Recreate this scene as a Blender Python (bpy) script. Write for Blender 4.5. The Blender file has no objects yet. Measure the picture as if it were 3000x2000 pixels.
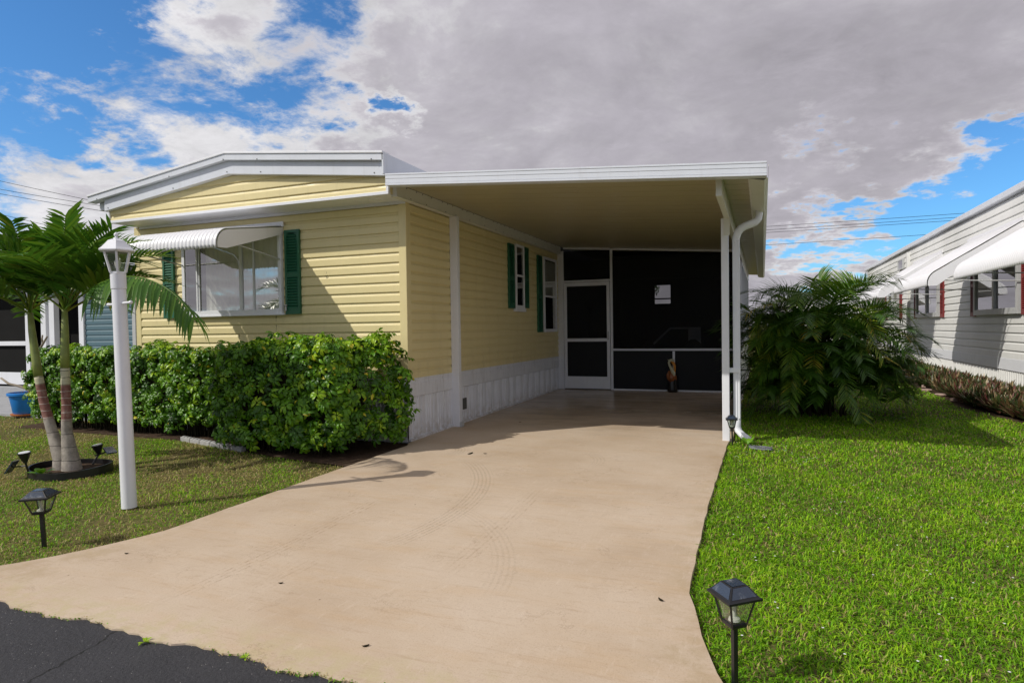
import bpy, bmesh, math, random
import numpy as np
from mathutils import Vector, Matrix
R = math.radians
S = bpy.context.scene
COL = S.collection
rng = np.random.default_rng(7)
random.seed(7)

# ------------------------------------------------------------------ camera
cam_d = bpy.data.cameras.new('camera'); cam = bpy.data.objects.new('camera', cam_d); COL.objects.link(cam)
cam_d.sensor_width = 36; cam_d.lens = 22.348; cam_d.clip_start = 0.05; cam_d.clip_end = 3000
cr = Vector((0.9302, 0.3668, -0.0142)); cf = Vector((-0.3668, 0.9301, -0.0202))
cr.normalize(); cf = (cf - cr * cf.dot(cr)).normalized(); cu = cr.cross(cf)
M = Matrix.Identity(4)
for i in range(3):
    M[i][0] = cr[i]; M[i][1] = cu[i]; M[i][2] = -cf[i]
M[0][3] = 0; M[1][3] = 0; M[2][3] = 1.35
cam.matrix_world = M
S.camera = cam
S.render.resolution_x = 1024; S.render.resolution_y = 682
S.view_settings.view_transform = 'Standard'; S.view_settings.look = 'None'
S.view_settings.exposure = 0.0; S.view_settings.gamma = 1

def camray(x, y):   # direction in the world of a point of the 2352 px wide view, used for cloud directions only
    x = x * 3000 / 2352 - 1500; y = y * 3000 / 2352 - 1000
    return (cf + cr * (x / 1862.3) - cu * (y / 1862.3)).normalized()

# ------------------------------------------------------------------ world and sun
SD = Vector((.89, .80, -1.0)).normalized()
W = bpy.data.worlds.new('World'); S.world = W; W.use_nodes = True
def make_world():
    nt = W.node_tree; N = nt.nodes; L = nt.links; N.clear()
    out = N.new('ShaderNodeOutputWorld'); bg = N.new('ShaderNodeBackground'); bg.inputs[1].default_value = 0.15
    L.new(bg.outputs[0], out.inputs[0])
    sky = N.new('ShaderNodeTexSky'); sky.sky_type = 'NISHITA'; sky.sun_disc = False
    sky.sun_elevation = math.asin(-SD.z); sky.sun_rotation = math.atan2(-SD.x, -SD.y) % (2 * math.pi)
    sky.air_density = 1.0; sky.dust_density = 0.3; sky.ozone_density = 2.5
    def mth(op, a, b=None, c=None, clamp=False):
        n = N.new('ShaderNodeMath'); n.operation = op; n.use_clamp = clamp
        for i, v in enumerate((a, b, c)):
            if v is None: continue
            if hasattr(v, 'links') or hasattr(v, 'is_linked'): L.new(v, n.inputs[i])
            else: n.inputs[i].default_value = v
        return n.outputs[0]
    tc = N.new('ShaderNodeTexCoord'); d = tc.outputs['Generated']
    sep = N.new('ShaderNodeSeparateXYZ'); L.new(d, sep.inputs[0])
    zc = mth('ADD', mth('MAXIMUM', sep.outputs[2], 0.0), 0.22)
    px = mth('DIVIDE', sep.outputs[0], zc); py = mth('DIVIDE', sep.outputs[1], zc)
    cmb = N.new('ShaderNodeCombineXYZ'); L.new(px, cmb.inputs[0]); L.new(py, cmb.inputs[1])
    def noise(scale, det, rough, vec, dist=0.0, w=0):
        n = N.new('ShaderNodeTexNoise'); n.noise_dimensions = '3D'; n.inputs['Scale'].default_value = scale
        n.inputs['Detail'].default_value = det; n.inputs['Roughness'].default_value = rough; n.inputs['Distortion'].default_value = dist
        mp = N.new('ShaderNodeMapping'); mp.inputs['Location'].default_value = (w, w * .7, w * .3); L.new(vec, mp.inputs[0]); L.new(mp.outputs[0], n.inputs['Vector'])
        return n.outputs['Fac']
    n1 = noise(2.6, 10, .66, cmb.outputs[0], .35, 3.1)
    n2 = noise(1.3, 7, .55, cmb.outputs[0], .2, 11.0)
    n3 = noise(6.5, 9, .68, cmb.outputs[0], .4, 5.0)
    # ragged outlines: the directions are warped by noise before the openings are measured
    wn = N.new('ShaderNodeTexNoise'); wn.inputs['Scale'].default_value = 3.2; wn.inputs['Detail'].default_value = 7; wn.inputs['Roughness'].default_value = .62; L.new(cmb.outputs[0], wn.inputs['Vector'])
    w1 = N.new('ShaderNodeVectorMath'); w1.operation = 'SUBTRACT'; L.new(wn.outputs['Color'], w1.inputs[0]); w1.inputs[1].default_value = (.5, .5, .5)
    w2 = N.new('ShaderNodeVectorMath'); w2.operation = 'SCALE'; L.new(w1.outputs[0], w2.inputs[0]); w2.inputs['Scale'].default_value = .36
    w3 = N.new('ShaderNodeVectorMath'); w3.operation = 'ADD'; L.new(d, w3.inputs[0]); L.new(w2.outputs[0], w3.inputs[1])
    gaps = [((60, 20), .125, .9), ((190, 110), .085, .85), ((255, 185), .05, .6), ((330, 50), .05, .3), ((430, 225), .10, .50), ((200, 318), .07, .62), ((350, 318), .06, .5),
            ((600, 265), .075, .50), ((760, 275), .055, .55), ((690, 125), .075, .42), ((885, 250), .035, .62), ((1890, 322), .035, .42),
            ((2330, 430), .062, .75), ((2190, 500), .066, .80), ((2040, 560), .055, .70), ((1860, 572), .04, .60), ((2340, 300), .03, .5), ((-250, 200), .2, .6), ((2700, 450), .15, .6)]
    acc = None
    for (x, y), r, w in gaps:
        v = camray(x, y)
        dp = N.new('ShaderNodeVectorMath'); dp.operation = 'DISTANCE'; L.new(w3.outputs[0], dp.inputs[0]); dp.inputs[1].default_value = v
        f = mth('MULTIPLY', mth('SUBTRACT', 1.0, mth('POWER', mth('DIVIDE', dp.outputs['Value'], r * 1.55), 1.5), clamp=True), w * 1.45)
        acc = f if acc is None else mth('MAXIMUM', acc, f)
    back = mth('MULTIPLY', mth('SUBTRACT', -0.15, sep.outputs[1], clamp=True), .55)
    acc = mth('ADD', acc, back)
    m = mth('ADD', mth('MULTIPLY', mth('SUBTRACT', n1, .5), 1.7), mth('MULTIPLY', mth('SUBTRACT', n3, .5), .85))
    dens = mth('SUBTRACT', mth('ADD', m, .66), mth('MULTIPLY', acc, 1.1))
    cov = N.new('ShaderNodeMapRange'); cov.interpolation_type = 'SMOOTHSTEP'
    L.new(dens, cov.inputs[0]); cov.inputs[1].default_value = -.16; cov.inputs[2].default_value = .30
    thick = N.new('ShaderNodeMapRange'); thick.interpolation_type = 'SMOOTHSTEP'
    L.new(mth('ADD', dens, mth('ADD', mth('MULTIPLY', mth('SUBTRACT', n2, .5), 1.5), mth('MULTIPLY', mth('SUBTRACT', n3, .5), .7))), thick.inputs[0]); thick.inputs[1].default_value = .0; thick.inputs[2].default_value = .95
    lv = N.new('ShaderNodeVectorMath'); lv.operation = 'DISTANCE'; L.new(w3.outputs[0], lv.inputs[0]); lv.inputs[1].default_value = camray(60, 330)
    low = mth('MULTIPLY', mth('SUBTRACT', 1.0, mth('DIVIDE', lv.outputs['Value'], .34), clamp=True), .9)
    thin_ = mth('SUBTRACT', thick.outputs[0], low, clamp=True)
    ramp = N.new('ShaderNodeValToRGB'); L.new(thin_, ramp.inputs[0])
    e = ramp.color_ramp.elements
    e[0].position = 0; e[0].color = (4.9, 4.85, 5.0, 1); e[1].position = 1; e[1].color = (2.95, 2.80, 3.1, 1)
    k = ramp.color_ramp.elements.new(.45); k.color = (3.7, 3.55, 3.85, 1)
    # fine modulation of cloud light
    n4 = noise(2.0, 8, .6, cmb.outputs[0], .5, 21.0)
    lum = mth('ADD', .30, mth('ADD', mth('MULTIPLY', n3, .70), mth('MULTIPLY', n4, .62)))
    vm = N.new('ShaderNodeVectorMath'); vm.operation = 'SCALE'; L.new(ramp.outputs[0], vm.inputs[0]); L.new(lum, vm.inputs['Scale'])
    # deep blue of the clear sky
    tint = N.new('ShaderNodeMix'); tint.data_type = 'RGBA'; tint.blend_type = 'MULTIPLY'; tint.inputs[0].default_value = 1.0
    L.new(sky.outputs[0], tint.inputs[6]); tint.inputs[7].default_value = (.38, .70, .96, 1)
    mx = N.new('ShaderNodeMix'); mx.data_type = 'RGBA'
    L.new(cov.outputs[0], mx.inputs[0]); L.new(tint.outputs[2], mx.inputs[6]); L.new(vm.outputs[0], mx.inputs[7])
    L.new(mx.outputs[2], bg.inputs[0])
make_world()
sd = bpy.data.lights.new('sun', 'SUN'); sun = bpy.data.objects.new('sun', sd); COL.objects.link(sun)
sd.energy = 3.5; sd.angle = R(0.55); sd.color = (1.0, .95, .86)
sun.rotation_euler = SD.to_track_quat('-Z', 'Y').to_euler(); sun.location = (0, 0, 30)

# ------------------------------------------------------------------ helpers
def zg(y):
    return -0.0125 * (13.45 - min(max(y, 0.0), 13.45))
def zgn(y):
    return -0.0125 * (13.45 - np.clip(y, 0.0, 13.45))

def tag(o, label=None, cat=None, group=None, kind=None):
    if label: o['label'] = label
    if cat: o['category'] = cat
    if group: o['group'] = group
    if kind: o['kind'] = kind
    return o
def empty(name, loc, label=None, cat=None, group=None, rz=0):
    o = bpy.data.objects.new(name, None); COL.objects.link(o); o.location = loc; o.rotation_euler = (0, 0, rz); o.empty_display_size = .1
    return tag(o, label, cat, group)
def rootof(p):
    while p.parent: p = p.parent
    return p
def attach(o, parent, local=False):
    if parent is None: return
    o.parent = parent
    if not local and parent.parent is None and parent.type == 'EMPTY':
        o.matrix_parent_inverse = Matrix.Translation(-parent.location)
def copy_tree(o, parent=None):
    c = o.copy(); COL.objects.link(c); c.parent = parent
    for ch in list(o.children): copy_tree(ch, c)
    return c

class MB:
    def __init__(s): s.v = []; s.f = []
    def add(s, vs, fs):
        b = len(s.v); s.v += [tuple(v) for v in vs]; s.f += [tuple(i + b for i in f) for f in fs]; return s
    def box(s, x0, x1, y0, y1, z0, z1):
        return s.add([(x0, y0, z0), (x1, y0, z0), (x1, y1, z0), (x0, y1, z0), (x0, y0, z1), (x1, y0, z1), (x1, y1, z1), (x0, y1, z1)],
                     [(0, 3, 2, 1), (4, 5, 6, 7), (0, 1, 5, 4), (1, 2, 6, 5), (2, 3, 7, 6), (3, 0, 4, 7)])
    def beam(s, a, b, w, h, up=(0, 0, 1)):
        a = Vector(a); b = Vector(b); d = (b - a).normalized(); u = Vector(up); r = d.cross(u).normalized(); u = r.cross(d)
        c = [(-w / 2, -h / 2), (w / 2, -h / 2), (w / 2, h / 2), (-w / 2, h / 2)]
        vs = [p + r * x + u * y for p in (a, b) for x, y in c]
        return s.add(vs, [(3, 2, 1, 0), (4, 5, 6, 7), (0, 1, 5, 4), (1, 2, 6, 5), (2, 3, 7, 6), (3, 0, 4, 7)])
    def tube(s, pts, r, n=8, cap=True, sq=1.0):
        pts = [Vector(p) for p in pts]; rs = r if hasattr(r, '__len__') else [r] * len(pts)
        rings = []; prev = None
        for i, p in enumerate(pts):
            d = (pts[min(i + 1, len(pts) - 1)] - pts[max(i - 1, 0)]).normalized()
            if prev is None: prev = d.orthogonal().normalized()
            x = (prev - d * prev.dot(d)).normalized(); y = d.cross(x); prev = x
            rings.append([p + (x * math.cos(2 * math.pi * k / n) + y * math.sin(2 * math.pi * k / n) * sq) * rs[i] for k in range(n)])
        vs = [v for g in rings for v in g]; fs = []
        for i in range(len(pts) - 1):
            for k in range(n):
                fs.append((i * n + k, i * n + (k + 1) % n, (i + 1) * n + (k + 1) % n, (i + 1) * n + k))
        if cap: fs.append(tuple(range(n))[::-1]); fs.append(tuple(range((len(pts) - 1) * n, len(pts) * n)))
        return s.add(vs, fs)
    def lathe(s, prof, c=(0, 0, 0), n=24, rot=0, sx=1, sy=1):
        vs = []; fs = []
        for r, z in prof:
            for k in range(n):
                a = 2 * math.pi * k / n + rot; vs.append((c[0] + r * math.cos(a) * sx, c[1] + r * math.sin(a) * sy, c[2] + z))
        for i in range(len(prof) - 1):
            for k in range(n): fs.append((i * n + k, i * n + (k + 1) % n, (i + 1) * n + (k + 1) % n, (i + 1) * n + k))
        return s.add(vs, fs)
    def prism(s, poly, off):
        n = len(poly); o = Vector(off); vs = [Vector(p) for p in poly]; vs = vs + [v + o for v in vs]
        fs = [tuple(range(n))[::-1], tuple(range(n, 2 * n))] + [(i, (i + 1) % n, n + (i + 1) % n, n + i) for i in range(n)]
        return s.add(vs, fs)
    def grid(s, rows):
        m = len(rows[0]); vs = [p for r in rows for p in r]
        return s.add(vs, [(i * m + j, i * m + j + 1, (i + 1) * m + j + 1, (i + 1) * m + j) for i in range(len(rows) - 1) for j in range(m - 1)])
    def build(s, name, mat, parent=None, smooth=False, bevel=0, label=None, local=False, solid=0):
        me = bpy.data.meshes.new(name); me.from_pydata(s.v, [], s.f); me.validate(); me.update()
        bm = bmesh.new(); bm.from_mesh(me); bmesh.ops.recalc_face_normals(bm, faces=bm.faces); bm.to_mesh(me); bm.free()
        me.materials.append(mat)
        o = bpy.data.objects.new(name, me); COL.objects.link(o); attach(o, parent, local)
        if smooth:
            for p in me.polygons: p.use_smooth = True
            if smooth != 'all':
                md = o.modifiers.new('edges', 'EDGE_SPLIT'); md.split_angle = R(35)
        if bevel:
            md = o.modifiers.new('bevel', 'BEVEL'); md.width = bevel; md.segments = 2; md.limit_method = 'ANGLE'; md.angle_limit = R(40)
        if solid:
            md = o.modifiers.new('thick', 'SOLIDIFY'); md.thickness = solid; md.offset = 0
        if label: o['label'] = label
        return o

def np_mesh(name, V, F, mat, parent=None, tone=None, smooth=False, local=False):
    V = np.asarray(V, np.float32); F = np.asarray(F, np.int32); me = bpy.data.meshes.new(name)
    k = F.shape[1]
    me.vertices.add(len(V)); me.vertices.foreach_set('co', V.ravel())
    me.loops.add(F.size); me.loops.foreach_set('vertex_index', F.ravel())
    me.polygons.add(len(F)); me.polygons.foreach_set('loop_start', np.arange(0, F.size, k, dtype=np.int32))
    me.polygons.foreach_set('loop_total', np.full(len(F), k, np.int32))
    if smooth: me.polygons.foreach_set('use_smooth', np.ones(len(F), bool))
    if tone is not None:
        a = me.attributes.new('tone', 'FLOAT', 'POINT'); a.data.foreach_set('value', np.asarray(tone, np.float32))
    me.update(); me.validate()
    me.materials.append(mat)
    o = bpy.data.objects.new(name, me); COL.objects.link(o); attach(o, parent, local)
    return o

# ------------------------------------------------------------------ materials
class NT:
    def __init__(s, name):
        s.m = bpy.data.materials.new(name); s.m.use_nodes = True; s.N = s.m.node_tree.nodes; s.L = s.m.node_tree.links
        s.b = s.N['Principled BSDF']; s.out = s.N['Material Output']
        s.geo = None
    def pos(s):
        if not s.geo: s.geo = s.N.new('ShaderNodeNewGeometry')
        return s.geo.outputs['Position']
    def map(s, scale=(1, 1, 1), loc=(0, 0, 0), rot=(0, 0, 0)):
        mp = s.N.new('ShaderNodeMapping'); mp.inputs['Scale'].default_value = scale; mp.inputs['Location'].default_value = loc; mp.inputs['Rotation'].default_value = rot
        s.L.new(s.pos(), mp.inputs[0]); return mp.outputs[0]
    def noise(s, scale, det=4, rough=.55, vec=None, dist=0):
        n = s.N.new('ShaderNodeTexNoise'); n.inputs['Scale'].default_value = scale; n.inputs['Detail'].default_value = det
        n.inputs['Roughness'].default_value = rough; n.inputs['Distortion'].default_value = dist
        s.L.new(vec if vec is not None else s.pos(), n.inputs['Vector']); return n.outputs['Fac']
    def ramp(s, fac, stops):
        r = s.N.new('ShaderNodeValToRGB'); s.L.new(fac, r.inputs[0]); e = r.color_ramp.elements
        while len(e) < len(stops): e.new(.5)
        for i, (p, c) in enumerate(stops):
            e[i].position = p; e[i].color = tuple(c) + (1,) if len(c) == 3 else c
        return r.outputs[0]
    def rng(s, v, a, b, c=0, d=1, smooth=True):
        n = s.N.new('ShaderNodeMapRange'); n.interpolation_type = 'SMOOTHSTEP' if smooth else 'LINEAR'
        s.L.new(v, n.inputs[0])
        for i, x in enumerate((a, b, c, d)): n.inputs[i + 1].default_value = x
        return n.outputs[0]
    def math(s, op, a, b=None, clamp=False, c=None):
        n = s.N.new('ShaderNodeMath'); n.operation = op; n.use_clamp = clamp
        for i, v in enumerate((a, b, c)):
            if v is None: continue
            if isinstance(v, (int, float)): n.inputs[i].default_value = v
            else: s.L.new(v, n.inputs[i])
        return n.outputs[0]
    def mix(s, fac, a, b, mode='MIX'):
        n = s.N.new('ShaderNodeMix'); n.data_type = 'RGBA'; n.blend_type = mode
        for i, v in ((0, fac), (6, a), (7, b)):
            if isinstance(v, (int, float)): n.inputs[i].default_value = v
            elif isinstance(v, tuple): n.inputs[i].default_value = v + (1,) if len(v) == 3 else v
            else: s.L.new(v, n.inputs[i])
        return n.outputs[2]
    def bump(s, h, strength=.3, dist=.01):
        n = s.N.new('ShaderNodeBump'); n.inputs['Strength'].default_value = strength; n.inputs['Distance'].default_value = dist
        s.L.new(h, n.inputs['Height']); s.L.new(n.outputs[0], s.b.inputs['Normal']); return n.outputs[0]
    def set(s, col=None, rough=None, spec=None, metal=None):
        for k, v in (('Base Color', col), ('Roughness', rough), ('Specular IOR Level', spec), ('Metallic', metal)):
            if v is None: continue
            if isinstance(v, (int, float)): s.b.inputs[k].default_value = v
            elif isinstance(v, tuple): s.b.inputs[k].default_value = v + (1,)
            else: s.L.new(v, s.b.inputs[k])
        return s.m

def paint(name, col, rough=.4, var=.08, dirt=.15, scale=3, dirtcol=(.25, .22, .17), spec=.5):
    t = NT(name); n = t.noise(scale, 6, .6); lo = tuple(c * (1 - var) for c in col); hi = tuple(min(1, c * (1 + var * .6)) for c in col)
    c = t.ramp(n, [(.3, lo), (.7, hi)])
    n2 = t.noise(1.0, 7, .7, t.map((14, 14, 1.5)))
    c = t.mix(t.math('MULTIPLY', t.rng(n2, .52, .8), dirt), c, dirtcol)
    t.bump(t.noise(160, 2), .04, .002)
    return t.set(c, rough, spec)

M_ = {}
def m_siding(col):
    t = NT('cream_vinyl'); n = t.noise(1.6, 6, .6); c = t.ramp(n, [(.3, tuple(x * .95 for x in col)), (.7, col)])
    st = t.noise(1.0, 8, .72, t.map((9, 9, .9))); c = t.mix(t.math('MULTIPLY', t.rng(st, .50, .74), .22), c, (.44, .37, .21))
    sep = t.N.new('ShaderNodeSeparateXYZ'); t.L.new(t.pos(), sep.inputs[0])
    sp = t.math('MULTIPLY', t.rng(sep.outputs[2], 1.15, .70), t.rng(t.noise(7, 7, .75), .42, .66)); c = t.mix(t.math('MULTIPLY', sp, .22), c, (.36, .31, .20))
    t.bump(t.math('ADD', t.noise(3.2, 3), t.math('MULTIPLY', t.noise(150, 2), .04)), .16, .02)
    return t.set(c, t.rng(t.noise(5, 5), .3, .7, .36, .55), .4)
M_['siding'] = m_siding((.70, .60, .315))
M_['siding_plain'] = paint('cream_vinyl', (.68, .595, .355), .42, .04, .08, 2.0, (.38, .30, .16), spec=.4)
M_['white'] = paint('white_paint', (.74, .755, .80), .38, .04, .12, 4)
M_['roofwhite'] = paint('white_roof_trim', (.64, .67, .73), .35, .05, .14, 4)
M_['skirt'] = paint('white_skirting', (.70, .72, .78), .45, .05, .30, 4, (.32, .30, .28))
def m_skirt():
    t = NT('white_skirting'); sep = t.N.new('ShaderNodeSeparateXYZ'); t.L.new(t.pos(), sep.inputs[0])
    base = t.ramp(t.noise(4, 6, .6), [(.3, (.66, .68, .74)), (.7, (.74, .76, .81))])
    st = t.noise(1.0, 8, .7, t.map((18, 18, 2.2)))
    c = t.mix(t.math('MULTIPLY', t.rng(st, .48, .72), .42), base, (.34, .32, .30))
    sp = t.math('MULTIPLY', t.rng(sep.outputs[2], .22, -.06), t.rng(t.noise(9, 7, .75), .38, .62))
    c = t.mix(t.math('MULTIPLY', sp, .6), c, (.33, .27, .20)); t.bump(t.noise(6, 3), .12, .01)
    return t.set(c, .45, .5)
M_['skirt'] = m_skirt()
M_['awning'] = paint('awning_enamel', (.80, .80, .83), .32, .03, .08, 3)
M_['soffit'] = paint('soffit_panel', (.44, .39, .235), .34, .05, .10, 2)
M_['beam'] = paint('beam_enamel', (.66, .66, .60), .4, .04, .12, 4)
M_['green'] = paint('green_shutter', (.018, .115, .060), .4, .08, .12, 6, (.05, .12, .09))
M_['red'] = paint('red_shutter', (.20, .022, .022), .45, .15, .2, 8)
M_['black'] = paint('black_plastic', (.012, .012, .014), .35, .2, .1, 20, (.08, .08, .08))
M_['dark'] = paint('dark_interior', (.012, .012, .012), .9, .1, 0, spec=.1)  # near-black; on room surfaces it stands in for missing light
M_['dim'] = paint('dim_interior', (.10, .10, .095), .8, .1, 0, spec=.2)  # grey; on porch parts it carries the low light as colour
M_['metal'] = paint('aluminium', (.46, .47, .47), .38, .08, .2, 6)
M_['nwhite'] = paint('neighbour_white_siding', (.74, .74, .72), .5, .06, .35, 1.5, (.45, .45, .40))
M_['nblue'] = paint('neighbour_blue_siding', (.07, .14, .175), .5, .06, .1, 3)
M_['gravel'] = paint('grey_concrete', (.34, .35, .37), .8, .12, .3, 5)
M_['pot'] = paint('blue_glaze', (.012, .20, .62), .28, .1, .25, 8, (.01, .07, .22), spec=.6)
M_['terracotta'] = paint('terracotta', (.42, .13, .03), .7, .15, .3, 12)
M_['bark'] = paint('bare_bark', (.26, .22, .17), .8, .2, .4, 25)
M_['stone'] = paint('edging_concrete', (.36, .355, .35), .85, .15, .6, 12, (.12, .11, .09))
M_['terrastone'] = paint('pink_stone', (.42, .30, .25), .85, .25, .5, 18)
M_['slate'] = paint('slate', (.14, .15, .17), .7, .2, .5, 12)
M_['soil'] = paint('soil', (.07, .045, .03), .95, .4, .5, 25, spec=.1)
M_['bird_white'] = paint('carved_cream', (.62, .60, .42), .4, .1, .3, 30)
M_['bird_brown'] = paint('carved_brown', (.30, .085, .015), .35, .5, .6, 40, (.55, .42, .2))
M_['bird_orange'] = paint('carved_orange', (.62, .24, .02), .3, .15, .3, 20, (.45, .06, .01))
M_['bird_dark'] = paint('carved_black', (.01, .008, .008), .3, .1, 0)
M_['cup'] = paint('lens_white', (.75, .75, .75), .3, .05, .1, 10)
M_['wicker'] = paint('wicker', (.10, .10, .09), .8, .3, .5, 40)

def m_drive():
    t = NT('painted_concrete')
    n = t.noise(.8, 8, .6); base = t.ramp(n, [(.32, (.45, .345, .245)), (.5, (.525, .42, .315)), (.7, (.575, .475, .375))])
    n2 = t.noise(1, 8, .65, t.map((1.3, 5, 1), rot=(0, 0, R(12))))
    c = t.mix(t.math('MULTIPLY', t.rng(n2, .45, .75), .30), base, (.50, .33, .17))
    n5 = t.noise(3.5, 7, .7, None, 1.2)
    c = t.mix(t.math('MULTIPLY', t.rng(n5, .56, .74), .22), c, (.60, .50, .42))
    # fine speckle
    n3 = t.noise(110, 4, .8); c = t.mix(t.math('MULTIPLY', t.rng(n3, .52, .66), .38), c, (.30, .20, .12))
    n4 = t.noise(38, 8, .85); patch = t.rng(t.noise(1.6, 3), .38, .62)
    c = t.mix(t.math('MULTIPLY', t.math('MULTIPLY', t.rng(n4, .55, .66), patch), .55), c, (.27, .20, .12))
    # darker towards the screened wall, grime along the front joint
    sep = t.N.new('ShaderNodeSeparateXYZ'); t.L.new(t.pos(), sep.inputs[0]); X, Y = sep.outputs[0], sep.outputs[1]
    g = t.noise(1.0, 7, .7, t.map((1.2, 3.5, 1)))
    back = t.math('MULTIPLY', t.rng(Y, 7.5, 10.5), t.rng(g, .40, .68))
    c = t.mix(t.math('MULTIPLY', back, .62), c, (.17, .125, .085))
    edge = t.math('MULTIPLY', t.rng(Y, 2.62, 2.22), t.rng(t.noise(9, 6, .7), .42, .62))
    c = t.mix(t.math('MULTIPLY', edge, .6), c, (.46, .40, .22))
    edgeX = t.math('MULTIPLY', t.rng(t.math('ABSOLUTE', t.math('ADD', X, 2.29)), 1.65, 1.92), t.rng(t.noise(5, 6, .7), .42, .62))
    c = t.mix(t.math('MULTIPLY', edgeX, .45), c, (.36, .27, .15))
    # turning tyre marks: rings of tread
    tread = t.noise(1.0, 3, .7, t.map((55, 55, 1)))
    for cx, cy, r, w, y0, y1, sgn, st in ((-4.96, 4.474, 2.67, .13, 3.5, 6.5, 1, .32), (-2.25, 6.55, .62, .09, 6.3, 7.4, 1, .25), (-3.72, 6.62, .40, .11, 6.2, 7.2, 1, .55), (-3.3, 3.0, 1.9, .10, 3.0, 5.0, 1, .16)):
        v = t.N.new('ShaderNodeVectorMath'); v.operation = 'DISTANCE'; v.inputs[1].default_value = (cx, cy, zg(cy)); t.L.new(t.pos(), v.inputs[0])
        dd = t.math('ABSOLUTE', t.math('SUBTRACT', v.outputs['Value'], r))
        ring = t.math('MULTIPLY', t.rng(dd, w, w * .6), t.rng(Y, y0, y0 + .5)); ring = t.math('MULTIPLY', ring, t.rng(Y, y1, y1 - .6))
        side = t.rng(X, cx, cx + .2 * sgn); ring = t.math('MULTIPLY', ring, side)
        stripes = t.rng(t.math('SINE', t.math('MULTIPLY', v.outputs['Value'], 170)), -.2, .6)
        ring = t.math('MULTIPLY', ring, t.math('MULTIPLY', stripes, t.rng(tread, .38, .6)))
        c = t.mix(t.math('MULTIPLY', ring, st), c, (.16, .11, .07))
    # straight faint tracks out to the road
    for x0, y0, y1, st in ((-3.12, 2.4, 4.9, .55), (-1.84, 3.2, 5.6, .40), (-2.75, 2.5, 3.7, .3)):
        ln = t.math('ADD', t.math('SUBTRACT', X, x0), t.math('MULTIPLY', t.math('SINE', t.math('MULTIPLY', Y, 1.3)), .05))
        band = t.rng(t.math('ABSOLUTE', ln), .10, .05); str2 = t.rng(t.math('SINE', t.math('MULTIPLY', ln, 150)), .1, .7)
        lim = t.math('MULTIPLY', t.rng(Y, y0, y0 + .5), t.rng(Y, y1, y1 - .6))
        c = t.mix(t.math('MULTIPLY', t.math('MULTIPLY', t.math('MULTIPLY', band, str2), lim), t.math('MULTIPLY', t.rng(t.noise(16, 6, .85), .46, .62), st)), c, (.24, .15, .085))
    # brush strokes and wandering hairlines
    br = t.noise(1.0, 9, .8, t.map((3, 26, 1), rot=(0, 0, R(8)))); c = t.mix(t.math('MULTIPLY', t.rng(br, .52, .66), .42), c, (.38, .27, .175))
    br2 = t.noise(1.0, 9, .8, t.map((30, 5, 1), rot=(0, 0, R(-22)))); c = t.mix(t.math('MULTIPLY', t.rng(br2, .54, .68), .30), c, (.66, .56, .46))
    hl = t.math('ABSOLUTE', t.math('SUBTRACT', t.noise(1.7, 9, .7, None, .6), .5)); c = t.mix(t.math('MULTIPLY', t.math('MULTIPLY', t.rng(hl, .006, .001), t.rng(t.noise(2.2, 3), .5, .62)), .5), c, (.24, .16, .10))
    vo = t.N.new('ShaderNodeTexVoronoi'); vo.inputs['Scale'].default_value = 4.5; vo.inputs['Randomness'].default_value = 1; t.L.new(t.pos(), vo.inputs['Vector'])
    c = t.mix(t.math('MULTIPLY', t.rng(vo.outputs['Distance'], .045, .02), t.rng(t.noise(3.7, 2), .50, .58)), c, (.14, .09, .05))
    t.bump(t.math('ADD', t.math('MULTIPLY', n3, .5), t.noise(60, 4, .7)), .25, .004)
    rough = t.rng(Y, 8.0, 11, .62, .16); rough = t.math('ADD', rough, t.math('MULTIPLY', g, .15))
    return t.set(c, rough, .45)
M_['drive'] = m_drive()
def m_asphalt():
    t = NT('asphalt'); n = t.noise(260, 3, .7); n2 = t.noise(3, 6, .6)
    c = t.ramp(n, [(.30, (.012, .012, .015)), (.52, (.034, .034, .040)), (.70, (.10, .10, .11))])
    c = t.mix(t.math('MULTIPLY', t.rng(n2, .4, .7), .4), c, (.055, .055, .062))
    vor = t.N.new('ShaderNodeTexVoronoi'); vor.inputs['Scale'].default_value = 55; t.L.new(t.pos(), vor.inputs['Vector'])
    c = t.mix(t.math('MULTIPLY', t.rng(vor.outputs['Distance'], .16, .08), t.rng(t.noise(40, 1), .55, .6)), c, (.42, .41, .40))
    sep = t.N.new('ShaderNodeSeparateXYZ'); t.L.new(t.pos(), sep.inputs[0])
    w = t.math('MULTIPLY', t.math('SUBTRACT', t.noise(6, 5, .7), .5), .12)
    ln = t.math('ABSOLUTE', t.math('ADD', t.math('ADD', t.math('ADD', t.math('MULTIPLY', sep.outputs[0], .985), t.math('MULTIPLY', sep.outputs[1], .17)), 2.62), w))
    c = t.mix(t.rng(ln, .010, .003), c, (.006, .006, .006))
    t.bump(t.math('ADD', n, t.math('MULTIPLY', vor.outputs['Distance'], .6)), .9, .006)
    return t.set(c, .72, .4)
M_['asphalt'] = m_asphalt()
def m_ground():
    t = NT('turf_soil'); n = t.noise(2.0, 8, .7); n2 = t.noise(30, 5, .7)
    c = t.ramp(n2, [(.3, (.05, .06, .015)), (.5, (.11, .11, .035)), (.7, (.24, .18, .085))])
    c = t.mix(t.math('MULTIPLY', t.rng(n, .45, .65), .6), c, (.13, .095, .045))
    t.bump(n2, .8, .02); return t.set(c, .95, .1)
M_['ground'] = m_ground()
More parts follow.
